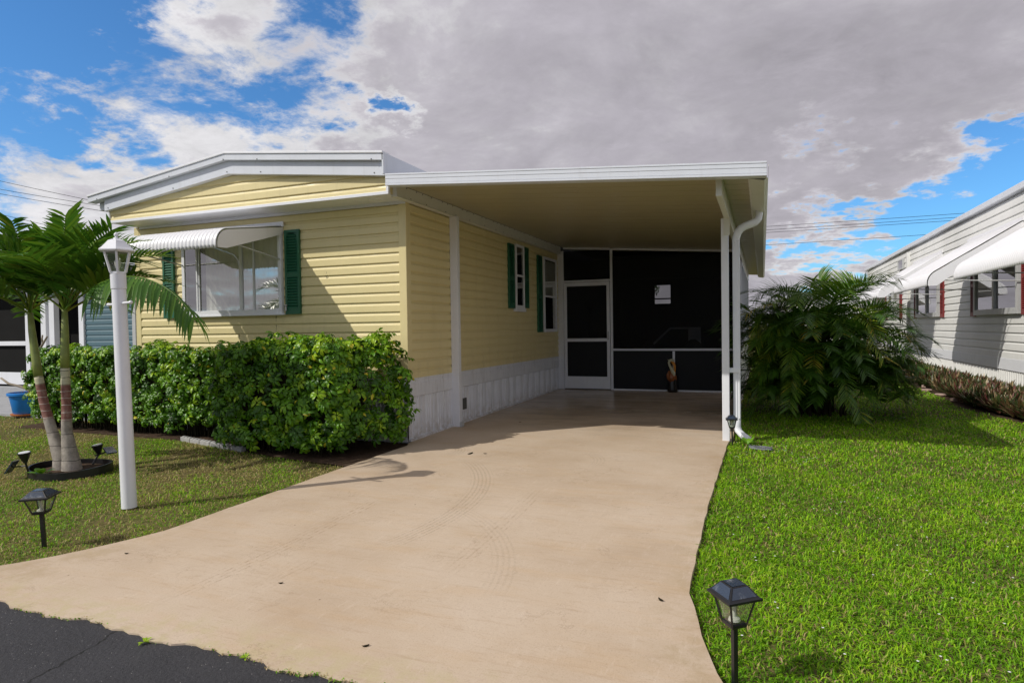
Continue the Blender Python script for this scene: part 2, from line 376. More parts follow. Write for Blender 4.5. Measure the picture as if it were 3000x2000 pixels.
def m_leaf(name, stops, rough=.42, trans=.22, spec=.45):
    t = NT(name); a = t.N.new('ShaderNodeAttribute'); a.attribute_name = 'tone'
    c = t.ramp(a.outputs['Fac'], stops)
    c = t.mix(t.math('MULTIPLY', t.rng(t.noise(35, 3), .35, .7), .25), c, tuple(x * .55 for x in stops[len(stops) // 2][1]))
    t.set(c, rough, spec)
    tr = t.N.new('ShaderNodeBsdfTranslucent'); t.L.new(c, tr.inputs['Color'])
    mx = t.N.new('ShaderNodeMixShader'); mx.inputs[0].default_value = trans
    t.L.new(t.b.outputs[0], mx.inputs[1]); t.L.new(tr.outputs[0], mx.inputs[2]); t.L.new(mx.outputs[0], t.out.inputs['Surface'])
    return t.m
M_['hedge'] = m_leaf('hedge_leaf', [(0, (.010, .038, .004)), (.35, (.038, .125, .005)), (.68, (.135, .32, .010)), (.93, (.36, .54, .02)), (1, (.62, .52, .03))], .38, .25, .38)
M_['palmleaf'] = m_leaf('palm_leaf', [(0, (.025, .080, .010)), (.5, (.060, .175, .014)), (.85, (.15, .28, .02)), (1, (.32, .34, .04))], .38, .28)
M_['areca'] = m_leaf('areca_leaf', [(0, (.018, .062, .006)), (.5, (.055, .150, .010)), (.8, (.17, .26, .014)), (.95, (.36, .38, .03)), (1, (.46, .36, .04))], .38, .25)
M_['grass'] = m_leaf('grass_blade', [(0, (.06, .16, .005)), (.45, (.17, .42, .008)), (.80, (.42, .68, .014)), (.87, (.42, .34, .12)), (1, (.56, .42, .24))], .5, .35, .25)
M_['rhoeo'] = m_leaf('purple_leaf', [(0, (.022, .055, .014)), (.4, (.07, .11, .03)), (.62, (.13, .075, .03)), (.85, (.17, .035, .045)), (1, (.40, .30, .16))], .4, .15)
M_['twig'] = paint('twigs_and_hedge_shade', (.030, .026, .014), .9, .5, .3, 30, spec=.1)  # twig brown; also colours the core that stands for hedge shade
def m_palmtrunk():
    t = NT('ringed_trunk'); sep = t.N.new('ShaderNodeSeparateXYZ'); t.L.new(t.pos(), sep.inputs[0]); z = sep.outputs[2]
    wob = t.math('MULTIPLY', t.math('SUBTRACT', t.noise(4, 3), .5), .05)
    zz_ = t.math('ADD', z, wob)
    n = t.noise(14, 6, .7)
    grey = t.ramp(n, [(.3, (.20, .18, .16)), (.7, (.40, .36, .31))])
    pale = t.ramp(n, [(.3, (.46, .44, .30)), (.7, (.56, .53, .38))])
    red = t.ramp(n, [(.3, (.14, .055, .045)), (.55, (.24, .12, .10)), (.75, (.38, .32, .28))])
    c = t.mix(t.rng(zz_, .42, .46), grey, red); c = t.mix(t.rng(zz_, .80, .83), c, pale)
    fr = t.math('FRACT', t.math('MULTIPLY', zz_, 13.5)); ringm = t.math('MULTIPLY', t.rng(fr, .10, .03), t.rng(zz_, .36, .42))
    c = t.mix(t.math('MULTIPLY', ringm, t.rng(zz_, .82, .78)), c, (.50, .46, .42)); c = t.mix(t.math('MULTIPLY', ringm, t.rng(zz_, .80, .83)), c, (.03, .028, .02))
    fr2 = t.math('FRACT', t.math('MULTIPLY', zz_, 7.0)); c = t.mix(t.math('MULTIPLY', t.rng(fr2, .08, .02), t.rng(zz_, .42, .38)), c, (.09, .08, .07))
    t.bump(t.math('ADD', n, ringm), .5, .008); return t.set(c, .75, .25)
M_['ptrunk'] = m_palmtrunk()
M_['crownshaft'] = paint('green_crownshaft', (.24, .29, .075), .4, .30, .6, 8, (.30, .24, .12))
def m_glass(name, refl=.12, tint=(.9, .95, .95), rough=.02, ior=1.5):
    t = NT(name); N, L = t.N, t.L
    tr = N.new('ShaderNodeBsdfTransparent'); tr.inputs[0].default_value = tint + (1,)
    gl = N.new('ShaderNodeBsdfGlossy'); gl.inputs['Roughness'].default_value = rough; gl.inputs[0].default_value = (1, 1, 1, 1)
    g = N.new('ShaderNodeNewGeometry'); dt = N.new('ShaderNodeVectorMath'); dt.operation = 'DOT_PRODUCT'
    L.new(g.outputs['Normal'], dt.inputs[0]); L.new(g.outputs['Incoming'], dt.inputs[1])
    fr = t.math('POWER', t.math('SUBTRACT', 1.0, t.math('ABSOLUTE', dt.outputs['Value']), clamp=True), 5.0)
    mx = N.new('ShaderNodeMixShader'); L.new(t.math('ADD', t.math('MULTIPLY', fr, .9), refl + .03, clamp=True), mx.inputs[0])
    L.new(tr.outputs[0], mx.inputs[1]); L.new(gl.outputs[0], mx.inputs[2]); L.new(mx.outputs[0], t.out.inputs['Surface']); N.remove(t.b)
    return t.m
M_['glass'] = m_glass('window_glass', .30, (.80, .82, .82))
M_['lglass'] = m_glass('lantern_glass', .10, (.80, .82, .76), .08)
M_['panel'] = paint('solar_cell', (.03, .045, .075), .16, .3, .5, 260, (.55, .57, .60), spec=.8)  # pale dirt colour stands in for glints on dew drops
def m_screen(name='insect_screen', keep=.48):
    t = NT(name); N, L = t.N, t.L
    tr = N.new('ShaderNodeBsdfTransparent'); tr.inputs[0].default_value = (1, 1, 1, 1)
    t.set((.010, .010, .011), .7, .2)
    mx = N.new('ShaderNodeMixShader'); mx.inputs[0].default_value = 1 - keep
    L.new(tr.outputs[0], mx.inputs[1]); L.new(t.b.outputs[0], mx.inputs[2]); L.new(mx.outputs[0], t.out.inputs['Surface'])
    return t.m
M_['screen'] = m_screen()
M_['curtain'] = paint('sheer_curtain', (.72, .71, .64), .9, .1, .2, 6, spec=.1)
M_['lower'] = paint('dark_kick_panel', (.009, .010, .012), .55, .2, .3, 3, (.016, .016, .018), spec=.25)

# ------------------------------------------------------------------ the ground
def drive_poly(y):     # left and right edge of the drive at depth y
    yl = [2.0, 2.24, 2.53, 2.87, 3.4, 4.4, 5.5, 6.9, 7.05, 20]; xl = [-6.2, -5.3, -4.62, -4.40, -4.18, -4.17, -4.16, -4.12, -4.225, -4.225]
    yr = [2.0, 2.24, 2.75, 3.05, 3.65, 5.3, 8.2, 8.35, 20]; xr = [.20, .05, -.17, -.26, -.395, -.42, -.40, -.36, -.36]
    return np.interp(y, yl, xl), np.interp(y, yr, xr)
def road_edge(x):
    return 2.225 + .018 * math.sin(x * 7.3) + .012 * math.sin(x * 17 + 1) + .010 * math.sin(x * 41)
def build_ground():
    ys = [-250, -60, 0, 2.3, 13.45, 30, 120, 900]
    rows = [[(x, y, (zg(y) if y < 13.45 else 0) - .035) for x in (-900, -60, -4.2, -.4, 60, 900)] for y in ys]
    o = MB().grid(rows).build('lawn_ground', M_['ground']); tag(o, 'level turf and soil under the lawns reaching to the horizon', 'ground', kind='structure')
    # drive: swept rows
    ys = list(np.concatenate([[2.24], np.linspace(2.35, 8.4, 40), np.linspace(8.6, 13.4, 12), [13.45, 20.2]]))
    rows = []
    for i, y in enumerate(ys):
        l, r = drive_poly(y); n = 90 if i == 0 else 90
        row = []
        for k in range(n):
            x = l + (r - l) * k / (n - 1); yy = y if i else road_edge(x)
            row.append((x, yy, zg(yy)))
        jl = .003 * math.sin(y * 23) + .003 * math.sin(y * 51); row[0] = (row[0][0] + jl, row[0][1], row[0][2]); row[-1] = (row[-1][0] - jl, row[-1][1], row[-1][2])
        rows.append(row)
    m = MB().grid(rows)
    for side in (0, -1):
        m.grid([[r[side], (r[side][0], r[side][1], r[side][2] - .09)] for r in rows])
    m.grid([[p, (p[0], p[1] - .004, p[2] - .09)] for p in rows[0]])
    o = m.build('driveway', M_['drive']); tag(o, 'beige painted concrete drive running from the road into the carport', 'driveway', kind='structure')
    rows = [[(x, -6.5, -.149) for x in np.linspace(-40, 40, 400)], [(x, 2.45 if not -6.2 < x < .3 else 2.262, -.149) for x in np.linspace(-40, 40, 400)]]
    rows[1] = [(x, (2.262 if -6.2 < x < .3 else 2.30 + .03 * math.sin(x * 3)), z) for x, y, z in rows[1]]
    m = MB().grid(rows); m.grid([rows[1], [(x, y + .002, -.20) for x, y, z in rows[1]]])
    o = m.build('road', M_['asphalt']); tag(o, 'dark grey asphalt road in the bottom left corner', 'road', kind='structure')
    o = MB().box(-26, -10.6, 7.35, 16, -.2, -.055).build('neighbour_pavement', M_['gravel'], bevel=.01); tag(o, 'grey concrete pad in front of the house on the left', 'pavement', kind='structure')
build_ground()

# ------------------------------------------------------------------ siding
def siding(m, P, u, n, z0, z1, ulim, step=.127, lip=.0195, flip=False):
    """Dutch lap boards: P origin (x, y), u and n unit vectors in plan, ulim(z) gives start and end along u"""
    u = Vector((u[0], u[1], 0)); n = Vector((n[0], n[1], 0)); P = Vector((P[0], P[1], 0))
    prof = []; z = z1
    zt = z1
    while zt > z0 + 1e-4:
        zb = max(zt - step, z0); h = zt - zb
        prof += [(zt, .001), (zt - .013, .002), (zt - .030, .0065), (zt - .045, lip * .86), (zb + .006, lip), (zb + .0005, lip - .003), (zb, .001)]
        zt = zb
    rows = []
    for z, d in prof:
        a, b = ulim(z)
        rows.append([P + u * a + n * d + Vector((0, 0, z)), P + u * b + n * d + Vector((0, 0, z))])
    m.grid(rows)

def zrow(v0, v1): return lambda z: (v0, v1)

def shutter(parent, c, u, n, w, h, mat, label=None):
    """louvred shutter; c = bottom centre, u across, n outward"""
    u = Vector(u); n = Vector(n); c = Vector(c); up = Vector((0, 0, 1)); m = MB()
    def bx(a0, a1, z0, z1, d0, d1):
        vs = [c + u * a + n * d + up * z for a in (a0, a1) for d in (d0, d1) for z in (z0, z1)]
        m.add(vs, [(0, 1, 3, 2), (4, 6, 7, 5), (0, 4, 5, 1), (2, 3, 7, 6), (0, 2, 6, 4), (1, 5, 7, 3)])
    t = .035; W2 = w / 2
    bx(-W2, -W2 + t, 0, h, 0, .038); bx(W2 - t, W2, 0, h, 0, .038)
    bx(-W2 + t, W2 - t, 0, .085, 0, .036); bx(-W2 + t, W2 - t, h - .05, h, 0, .036); mid = h * .44
    bx(-W2 + t, W2 - t, mid, mid + .06, 0, .036); bx(-W2 + t, W2 - t, .08, h - .04, 0, .008)
    for z0, z1 in ((.085, mid), (mid + .06, h - .05)):
        k = max(3, int((z1 - z0) / .036)); st = (z1 - z0) / k
        for i in range(k):
            z = z0 + i * st
            vs = [c + u * a + n * d + up * zz for a in (-W2 + t, W2 - t) for d, zz in ((.034, z + .002), (.034, z + .008), (.010, z + st * .96))]
            m.add(vs, [(0, 3, 4, 1), (1, 4, 5, 2), (0, 2, 5, 3)])
    # arched head
    pts = []
    for i in range(9):
        a = -W2 + t + (w - 2 * t) * i / 8; pts.append(c + u * a + n * .036 + up * (h - .05 - .03 * abs(2 * i / 8 - 1) ** 2))
    pts2 = [c + u * (-W2 + t + (w - 2 * t) * i / 8) + n * .036 + up * (h - .04) for i in range(9)]
    m.grid([pts, pts2])
    return m.build('shutter', mat, parent, label=label)

def awning(parent, hinge_a, hinge_b, n, proj, drop, curl, mat, rib=.062, arm=True, label=None, armz=-.62, name='window_awning'):
    """aluminium awning: slope then rolled front; corrugated across; hinge_a -> hinge_b along the wall, n outward"""
    A = Vector(hinge_a); B = Vector(hinge_b); u = (B - A).normalized(); Lw = (B - A).length; n = Vector(n); up = Vector((0, 0, 1))
    sl = drop / proj
    prof = [(proj * t, -drop * t) for t in (0, .5, 1)]
    th0 = math.atan(sl); rr = curl / (1.0)
    x, z = prof[-1]; th = th0
    for i in range(1, 9):
        th = th0 + (math.pi / 2 + .12 - th0) * i / 8; x += rr * .235 * math.cos(th); z -= rr * .235 * math.sin(th); prof.append((x, z))
    nx = int(Lw / rib * 4); rows = []
    # profile normals
    for i, (x, z) in enumerate(prof):
        a = prof[max(i - 1, 0)]; b = prof[min(i + 1, len(prof) - 1)]; t = Vector((b[0] - a[0], b[1] - a[1])).normalized(); nn = (-t.y, t.x)
        row = []
        for k in range(nx + 1):
            ph = k / 4.0; bumpv = abs(math.sin(math.pi * ph)) * .019
            ex = (.012 * abs(math.sin(math.pi * ph)) if i == len(prof) - 1 else 0)
            row.append(A + u * (Lw * k / nx) + n * (x + nn[0] * bumpv) + up * (z + nn[1] * bumpv - ex))
        rows.append(row)
    canopy = MB().grid(rows).build(name, mat, parent, smooth='all', label=label, solid=.003)
    poly = [A + n * x + up * z for x, z in prof]
    tip = prof[-1]
    for e, s in ((A, -1), (B, 1)):
        pts = [e + u * (s * .004) + n * x + up * (z - .004) for x, z in prof] 
        low = [e + u * (s * .004) + n * (tip[0] - .14) + up * (tip[1] + .00), e + u * (s * .004) + up * (-.10)]
        MB().prism(pts + low, u * (s * .004)).build('side_panel', mat, canopy)
    MB().beam(A - u * .03 + up * .035 + n * .012, B + u * .03 + up * .035 + n * .012, .024, .07).build('hinge_rail', mat, canopy)
    if arm:
        for e, s in ((A, 1), (B, -1)):
            MB().tube([e + u * (s * .02) + n * (tip[0] - .10) + up * (tip[1] + .10), e + u * (s * .02) + n * .03 + up * armz], .010, 8).build('support_arm', M_['metal'], canopy)
    return canopy

def window(parent, c, u, n, w, h, frame, sashes, curtain=None, name='window', fw=.045, depth=.05, horiz=False):
    """framed window on a wall face; c = bottom left corner, u across, n outward"""
    u = Vector(u); n = Vector(n); c = Vector(c); up = Vector((0, 0, 1))
    def bx(m, a0, a1, z0, z1, d0, d1):
        vs = [c + u * a + n * d + up * z for a in (a0, a1) for d in (d0, d1) for z in (z0, z1)]
        m.add(vs, [(0, 1, 3, 2), (4, 6, 7, 5), (0, 4, 5, 1), (2, 3, 7, 6), (0, 2, 6, 4), (1, 5, 7, 3)])
    m = MB()
    bx(m, 0, fw, 0, h, 0, depth); bx(m, w - fw, w, 0, h, 0, depth); bx(m, fw, w - fw, 0, fw * 1.25, 0, depth + .004); bx(m, fw, w - fw, h - fw, h, 0, depth)
    f = m.build(name, frame, parent, bevel=.003)
    m = MB(); bx(m, fw, w - fw, fw, h - fw, .001, .004); m.build('backing', M_['dark'], f)  # dark sheet standing in for the unlit room behind the glass
    if curtain:
        rows = [[], []]
        x0, x1 = curtain; k = int((x1 - x0) / .012)
        for r, (z, amp) in enumerate(((h - fw, .008), (fw, .012))):
            for i in range(k + 1):
                a = x0 + (x1 - x0) * i / k
                rows[r].append(c + u * a + n * (.016 + amp * (math.sin(a * 62 + .8 * math.sin(a * 9)) * .6 + .4 * math.sin(a * 31 + 1))) + up * z)
        MB().grid(rows).build('curtain', M_['curtain'], f, smooth='all')
    m = MB(); m.add([c + u * a + n * .038 + up * z for a, z in ((fw * .8, fw), (w - fw * .8, fw), (w - fw * .8, h - fw), (fw * .8, h - fw))], [(0, 1, 2, 3)]); m.build('pane', M_['glass'], f)
    for s, tw in sashes:
        m = MB()
        if horiz: bx(m, fw, w - fw, s - tw / 2, s + tw / 2, .030, depth + .006)
        else: bx(m, s - tw / 2, s + tw / 2, fw, h - fw, .030, depth + .006)
        m.build('sash_bar', frame, f)
    return f

# ------------------------------------------------------------------ the yellow house
XW = -4.23; XL = -9.03; YF = 7.07; YB = 20.0
def build_house():
    H = empty('mobile_home', (-6.63, 12, -.05), 'cream vinyl sided single storey mobile home with green shutters and low white roof', 'house')
    m = MB()
    siding(m, (XL, YF), (1, 0), (0, -1), .72, 2.985, zrow(.085, XW - XL - .09))
    # window-height seams
    m.build('front_wall', M_['siding'], H)
    m = MB(); siding(m, (XW, YF), (0, 1), (1, 0), .72, 3.0, zrow(.085, YB - YF)); m.build('side_wall', M_['siding'], H)
    m = MB(); siding(m, (XL, YF), (0, 1), (-1, 0), .72, 3.0, zrow(.085, YB - YF)); m.box(XL, XW, YB - .02, YB, -.1, 3.2)
    m.box(XL + .02, XW - .02, YF + .02, YB - .03, .0, .70).box(XL + .03, XW - .03, YF + .03, YB - .04, .705, 2.99); m.build('rear_wall', M_['siding'], H)
    # vertical joints in the vinyl
    for x, z in ((-6.32, 1.36), (-6.32, 1.49), (-7.0, 1.235), (-7.0, 1.11), (-8.3, 2.81), (-5.45, 2.06)):
        MB().box(x, x + .003, YF - .019, YF - .012, z, z + .09).build('vinyl_seam', M_['dim'], H)
    # corner posts
    m = MB(); m.box(XW - .09, XW + .02, YF - .022, YF, .72, 2.99); m.box(XW - .0, XW + .022, YF - .02, YF + .085, .72, 2.99)
    m.build('corner_trim', M_['siding'], H, bevel=.006)
    m = MB(); m.box(XL - .02, XL + .085, YF - .022, YF, .72, 2.99); m.box(XL - .022, XL, YF - .02, YF + .085, .72, 2.99); m.build('corner_trim', M_['siding'], H, bevel=.006)
    # skirting: band, ribbed panels, bottom rail
    for nm, P, u, n, L in (('front', (XL, YF), (1, 0), (0, -1), XW - XL), ('side', (XW, YF), (0, 1), (1, 0), YB - YF), ('left', (XL, YF), (0, 1), (-1, 0), 9)):
        P3 = Vector((P[0], P[1], 0)); u3 = Vector((u[0], u[1], 0)); n3 = Vector((n[0], n[1], 0))
        rows = []
        for z, d in ((.735, .004), (.72, .026), (.705, .026), (.70, .018), (.66, .018), (.655, .026), (.49, .026), (.48, .012)):
            rows.append([P3 + n3 * d + Vector((0, 0, z)) - u3 * (.02 if nm == 'side' else 0), P3 + u3 * L + n3 * d + Vector((0, 0, z))])
        MB().grid(rows).build('skirting_band', M_['skirt'], H)
        a = 0; top = []; bot = []
        while a < L:
            for da, dd in ((0, .0), (.10, .0), (.108, .014), (.125, .014), (.133, 0), (.16, 0), (.168, .014), (.185, .014), (.193, 0), (.22, 0), (.228, .014), (.245, .014), (.253, .002), (.30, .002), (.305, -.012), (.33, -.012), (.335, 0)):
                aa = min(a + da, L); p = P3 + u3 * aa + n3 * (dd + .002); g = zg(p.y)
                top.append(p + Vector((0, 0, .49))); bot.append(p + Vector((0, 0, g - .02)))
            a += .34
        MB().grid([top, bot]).build('skirting_panel', M_['skirt'], H)
        b0 = P3 + n3 * .016; b1 = P3 + u3 * L + n3 * .016
        MB().beam((b0.x, b0.y, zg(b0.y) + .014), (b0.x + u3.x * min(L, 6.38), b0.y + u3.y * min(L, 6.38), zg(b0.y + u3.y * min(L, 6.38)) + .014), .03, .028).build('skirting_rail', M_['skirt'], H)
    MB().box(XW + .002, XW + .02, 8.62, 8.75, .14, .31).build('skirting_vent', M_['dim'], H)
    # gable box, soffit, roof
    gl, gr, pk = -8.97, -4.19, -6.6; GY = 6.62
    def roofz(x, dz=0): return (3.196 + (3.459 - 3.196) * (x - gl) / (pk - gl) if x < pk else 3.459 + (3.227 - 3.459) * (x - pk) / (gr - pk)) + dz
    def lim(z):
        z2 = z - .03
        a = gl if z2 <= 3.196 else gl + (z2 - 3.196) / (3.459 - 3.196) * (pk - gl)
        b = gr if z2 <= 3.227 else pk + (3.459 - z2) / (3.459 - 3.227) * (gr - pk)
        a = min(a, pk); b = max(b, pk); return a - gl, b - gl
    m = MB(); siding(m, (gl, GY), (1, 0), (0, -1), 3.02, 3.485, lim, step=.127, lip=.018)
    m.prism([(gl, GY + .004, 3.0), (gr, GY + .004, 3.0), (gr, GY + .004, roofz(gr)), (pk, GY + .004, 3.459), (gl, GY + .004, roofz(gl))], (0, .3, 0))
    m.build('gable', M_['siding'], H)
    m = MB(); m.box(gl - .02, gr + .022, GY - .032, GY + .02, 2.985, 3.024); m.box(gr - .012, gr + .022, GY - .030, GY + .01, 3.024, 3.23); m.box(gl - .022, gl + .012, GY - .030, GY + .01, 3.024, 3.2)
    m.build('gable_trim', M_['white'], H, bevel=.003)
    MB().box(gl, gr, GY + .02, YF + .01, 2.99, 3.0).build('soffit', M_['white'], H)
    MB().box(gl + .05, gr - .02, YF - .034, YF - .012, 2.955, 2.99).build('soffit_trim', M_['white'], H)
    MB().lathe([(0, -.012), (.09, -.012), (.105, 0)], (-4.50, 6.84, 2.99), 28).build('soffit_light', M_['white'], H, smooth=True)
    # roof fascia in two bands with a drip edge, following the shallow pitch
    a, b, c = Vector((-9.25, 0, 3.376)), Vector((-6.6, 0, 3.713)), Vector((-4.16, 0, 3.446))
    def band(y0, y1, t0, t1, ia=0.0):
        m = MB()
        aa, cc = a.copy(), c.copy()
        if ia: aa.x += ia; aa.z += ia * (b.z - a.z) / (b.x - a.x)
        pts = [(aa.x, y0, aa.z + t0), (b.x, y0, b.z + t0), (cc.x, y0, cc.z + t0), (cc.x, y0, cc.z + t1), (b.x, y0, b.z + t1), (aa.x, y0, aa.z + t1)]
        m.add([Vector(p) for p in pts] + [Vector((p[0], y1, p[2])) for p in pts], [(0, 1, 4, 5), (1, 2, 3, 4), (6, 11, 10, 7), (7, 10, 9, 8), (0, 6, 7, 1), (1, 7, 8, 2), (5, 4, 10, 11), (4, 3, 9, 10), (0, 5, 11, 6), (2, 8, 9, 3)])
        return m
    band(6.47, 6.60, -.085, .0).build('fascia', M_['roofwhite'], H, bevel=.004)
    band(6.455, 6.62, -.004, .022).build('drip_edge', M_['white'], H, bevel=.003)
    band(6.53, 6.62, -.255, -.088, .27).build('fascia', M_['roofwhite'], H, bevel=.003)
    m = band(6.62, YB, -.02, .008); m.build('roof', M_['roofwhite'], H)
    MB().box(-4.175, -4.155, 6.47, YB, 3.20, 3.446).box(-9.2, -9.02, 6.62, YB, 3.2, 3.36).build('eave_board', M_['roofwhite'], H)
    MB().prism([(-9.02, 7.1, 3.01), (-4.24, 7.1, 3.01), (-4.24, 7.1, 3.42), (-6.6, 7.1, 3.66), (-9.02, 7.1, 3.35)], (0, 13, 0)).build('roof_core', M_['dim'], H)
    for x in (-9.05, -7.6, -6.62, -6.05, -4.32):
        for dz in (-.075, -.225):
            if x < -8.98 and dz < -.1: x = -8.9
            z = (a.z + (b.z - a.z) * (x - a.x) / (b.x - a.x) if x < b.x else b.z + (c.z - b.z) * (x - b.x) / (c.x - b.x)) + dz
            y = 6.468 if dz > -.1 else 6.528
            MB().tube([(x, y + .002, z), (x, y - .003, z)], .008, 6).build('screw', M_['dim'], H)
    # front picture window with awning and shutters
    f = window(H, (-8.02, YF - .019, 1.60), (1, 0, 0), (0, -1, 0), 1.85, 1.17, M_['white'], [(.30, .022), (.345, .014), (1.13, .05), (1.36, .016)], curtain=(.45, 1.79), fw=.055)
    MB().box(-8.06, -6.13, YF - .085, YF - .012, 1.585, 1.604).build('sill', M_['white'], f)
    awning(H, (-8.02, YF - .02, 2.80), (-6.17, YF - .02, 2.80), (0, -1, 0), 1.0, .17, .16, M_['awning'], armz=-.45)
    shutter(H, (-5.995, YF - .016, 1.59), (1, 0, 0), (0, -1, 0), .25, 1.155, M_['green'])
    shutter(H, (-8.32, YF - .016, 1.58), (1, 0, 0), (0, -1, 0), .22, 1.155, M_['green'])
    MB().tube([(-6.10, YF - .02, 1.70), (-6.10, YF - .07, 1.70), (-6.10, YF - .07, 1.64)], .012, 8).lathe([(.0, .0), (.022, 0), (.022, .012), (0, .012)], (-6.10, YF - .07, 1.71), 8).build('hose_tap', M_['metal'], H)
    # side windows
    n = (1, 0, 0); u = (0, 1, 0)
    window(H, (XW + .022, 10.80, 1.72), u, n, .44, 1.17, M_['white'], [(.60, .035)], fw=.045, horiz=True)
    MB().box(XW + .014, XW + .085, 10.78, 11.26, 1.66, 1.725).build('sill', M_['white'], H)
    f = window(H, (XW + .022, 12.40, 1.27), u, n, .86, 1.55, M_['white'], [(.74, .035)], fw=.05, horiz=True)
    for k in range(14):
        pass
    MB().box(XW + .034, XW + .038, 12.47, 13.2, 2.04, 2.75).build('blind', M_['curtain'], f)
    for y, z0, h in ((10.64, 1.715, 1.155), (11.39, 1.735, 1.155), (12.20, 1.27, 1.55)):
        shutter(H, (XW + .016, y, z0), u, n, .27, h, M_['green'])
    return H
build_house()

# ------------------------------------------------------------------ the carport
def zu(x): return 3.135 - .0736 * (x + 4.13)      # roof underside
def build_carport():
    C = empty('carport', (-2, 10, -.05), 'white aluminium carport roof on posts joined to the cream house', 'carport')
    x0, x1 = -4.135, .045
    def slab(m, y0, y1, xa, xb, ta, tb):
        za, zb = zu(xa), zu(xb)
        m.add([(xa, y0, za + ta), (xb, y0, zb + ta), (xb, y0, zb + tb), (xa, y0, za + tb), (xa, y1, za + ta), (xb, y1, zb + ta), (xb, y1, zb + tb), (xa, y1, za + tb)],
              [(0, 1, 2, 3), (7, 6, 5, 4), (0, 4, 5, 1), (3, 2, 6, 7), (1, 5, 6, 2), (0, 3, 7, 4)])
    m = MB()
    for ta, tb, d in ((-.075, -.052, .0), (-.049, -.001, .006), (.002, .040, .004), (.043, .062, .0)): slab(m, 6.47 + d, 6.60, x0, x1, ta, tb)
    m.build('front_fascia', M_['roofwhite'], C, bevel=.002)
    m = MB(); slab(m, 6.482, 6.59, x0 + .002, x1 - .002, -.07, .058); m.build('fascia_core', M_['dim'], C)
    # underside with shallow pan joints running from the house outward
    m = MB(); y = 6.60
    while y < 20.2:
        slab(m, y, y + .295, x0, x1, 0, .03); slab(m, y + .2951, y + .305, x0, x1, .012, .03); y += .3052
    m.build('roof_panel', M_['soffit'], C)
    m = MB(); slab(m, 6.60, 20.2, x0, x1, .031, .06); m.build('roof_top', M_['roofwhite'], C)
    # beams
    m = MB(); m.box(-4.205, -4.135, 6.72, 13.47, 2.985, 3.132); m.box(-4.215, -4.125, 6.72, 13.47, 2.975, 2.985); m.build('beam', M_['beam'], C, bevel=.003)
    m = MB(); m.box(-.435, -.375, 6.78, 20, 2.66, 2.862); m.build('beam', M_['beam'], C, bevel=.003)
    yy = 6.95
    k = 0
    while yy < 13.3:
        MB().box(-4.137, -4.130, yy, yy + .014, 3.112, 3.124).build('screw', M_['dim'], C)
        if k % 2 == 0: MB().box(-4.137, -4.130, yy + .1, yy + .112, 2.998, 3.009).build('screw', M_['dim'], C)
        yy += random.choice((.16, .24, .31)); k += 1
    # front posts
    m = MB(); m.box(-4.215, -4.095, 8.27, 8.35, zg(8.3) - .01, 2.985); m.build('post', M_['white'], C, bevel=.004)
    m = MB(); m.box(-.47, -.385, 8.22, 8.30, zg(8.26) - .01, 2.66); m.build('post', M_['white'], C, bevel=.004)
    MB().box(-4.10, -4.06, 8.27, 8.35, zg(8.3), zg(8.3) + .07).build('post_bracket', M_['metal'], C, bevel=.004)
    m = MB(); m.box(-.44, -.37, 8.205, 8.222, 2.45, 2.70); m.build('post_bracket', M_['beam'], C)
    # gutter along the right edge
    m = MB(); g0, g1 = -.125, .05
    zt = zu(g1) + .06
    rows = [[(x, y, z) for x, z in ((g0, zu(g0) - .002), (g0, zu(g0) - .055), (g0 + .02, zu(g0) - .075), (g1 - .03, zu(g1) - .085), (g1 + .006, zu(g1) - .06), (g1 + .012, zt))] for y in (6.61, 20.2)]
    m.grid(rows); m.build('gutter', M_['beam'], C, solid=.003)
    yy = 6.75
    while yy < 13: MB().box(g0 - .004, g0 + .004, yy, yy + .014, zu(g0) - .05, zu(g0) - .036).build('rivet', M_['dim'], C); yy += .22
    # downspout: outlet, ribbed offset bends, straight run and kicked out foot
    path = [(-.03, 8.45, 2.80), (-.03, 8.44, 2.72), (-.045, 8.42, 2.655), (-.08, 8.40, 2.615), (-.135, 8.37, 2.59), (-.20, 8.345, 2.565), (-.25, 8.33, 2.53), (-.285, 8.32, 2.48), (-.30, 8.32, 2.42), (-.30, 8.32, 2.36)]
    fine = []
    for i in range(len(path) - 1):
        for k in range(5):
            t = k / 5; fine.append(Vector(path[i]) * (1 - t) + Vector(path[i + 1]) * t)
    fine.append(Vector(path[-1]))
    rad = [.047 + (.0035 if i % 2 else 0) if 8 <= i <= 40 else .047 for i in range(len(fine))]
    ds = MB().tube(fine, rad, 12, sq=.72).build('downspout', M_['white'], C, smooth='all')
    m = MB(); m.box(-.342, -.258, 8.285, 8.355, .20, 2.40); m.box(-.335, -.325, 8.279, 8.286, .2, 2.38); m.box(-.307, -.295, 8.279, 8.286, .2, 2.38); m.box(-.275, -.265, 8.279, 8.286, .2, 2.38)
    m.build('pipe', M_['white'], ds, bevel=.005)
    m = MB(); m.tube([(-.30, 8.32, .21), (-.30, 8.31, .10), (-.285, 8.29, .05), (-.24, 8.24, .01), (-.17, 8.16, -.03)], [.048, .05, .05, .052, .055], 12, sq=.72); m.build('foot', M_['white'], ds, smooth='all')
    MB().box(-.40, -.26, 8.268, 8.286, .77, .83).build('strap', M_['white'], ds)
    return C
build_carport()

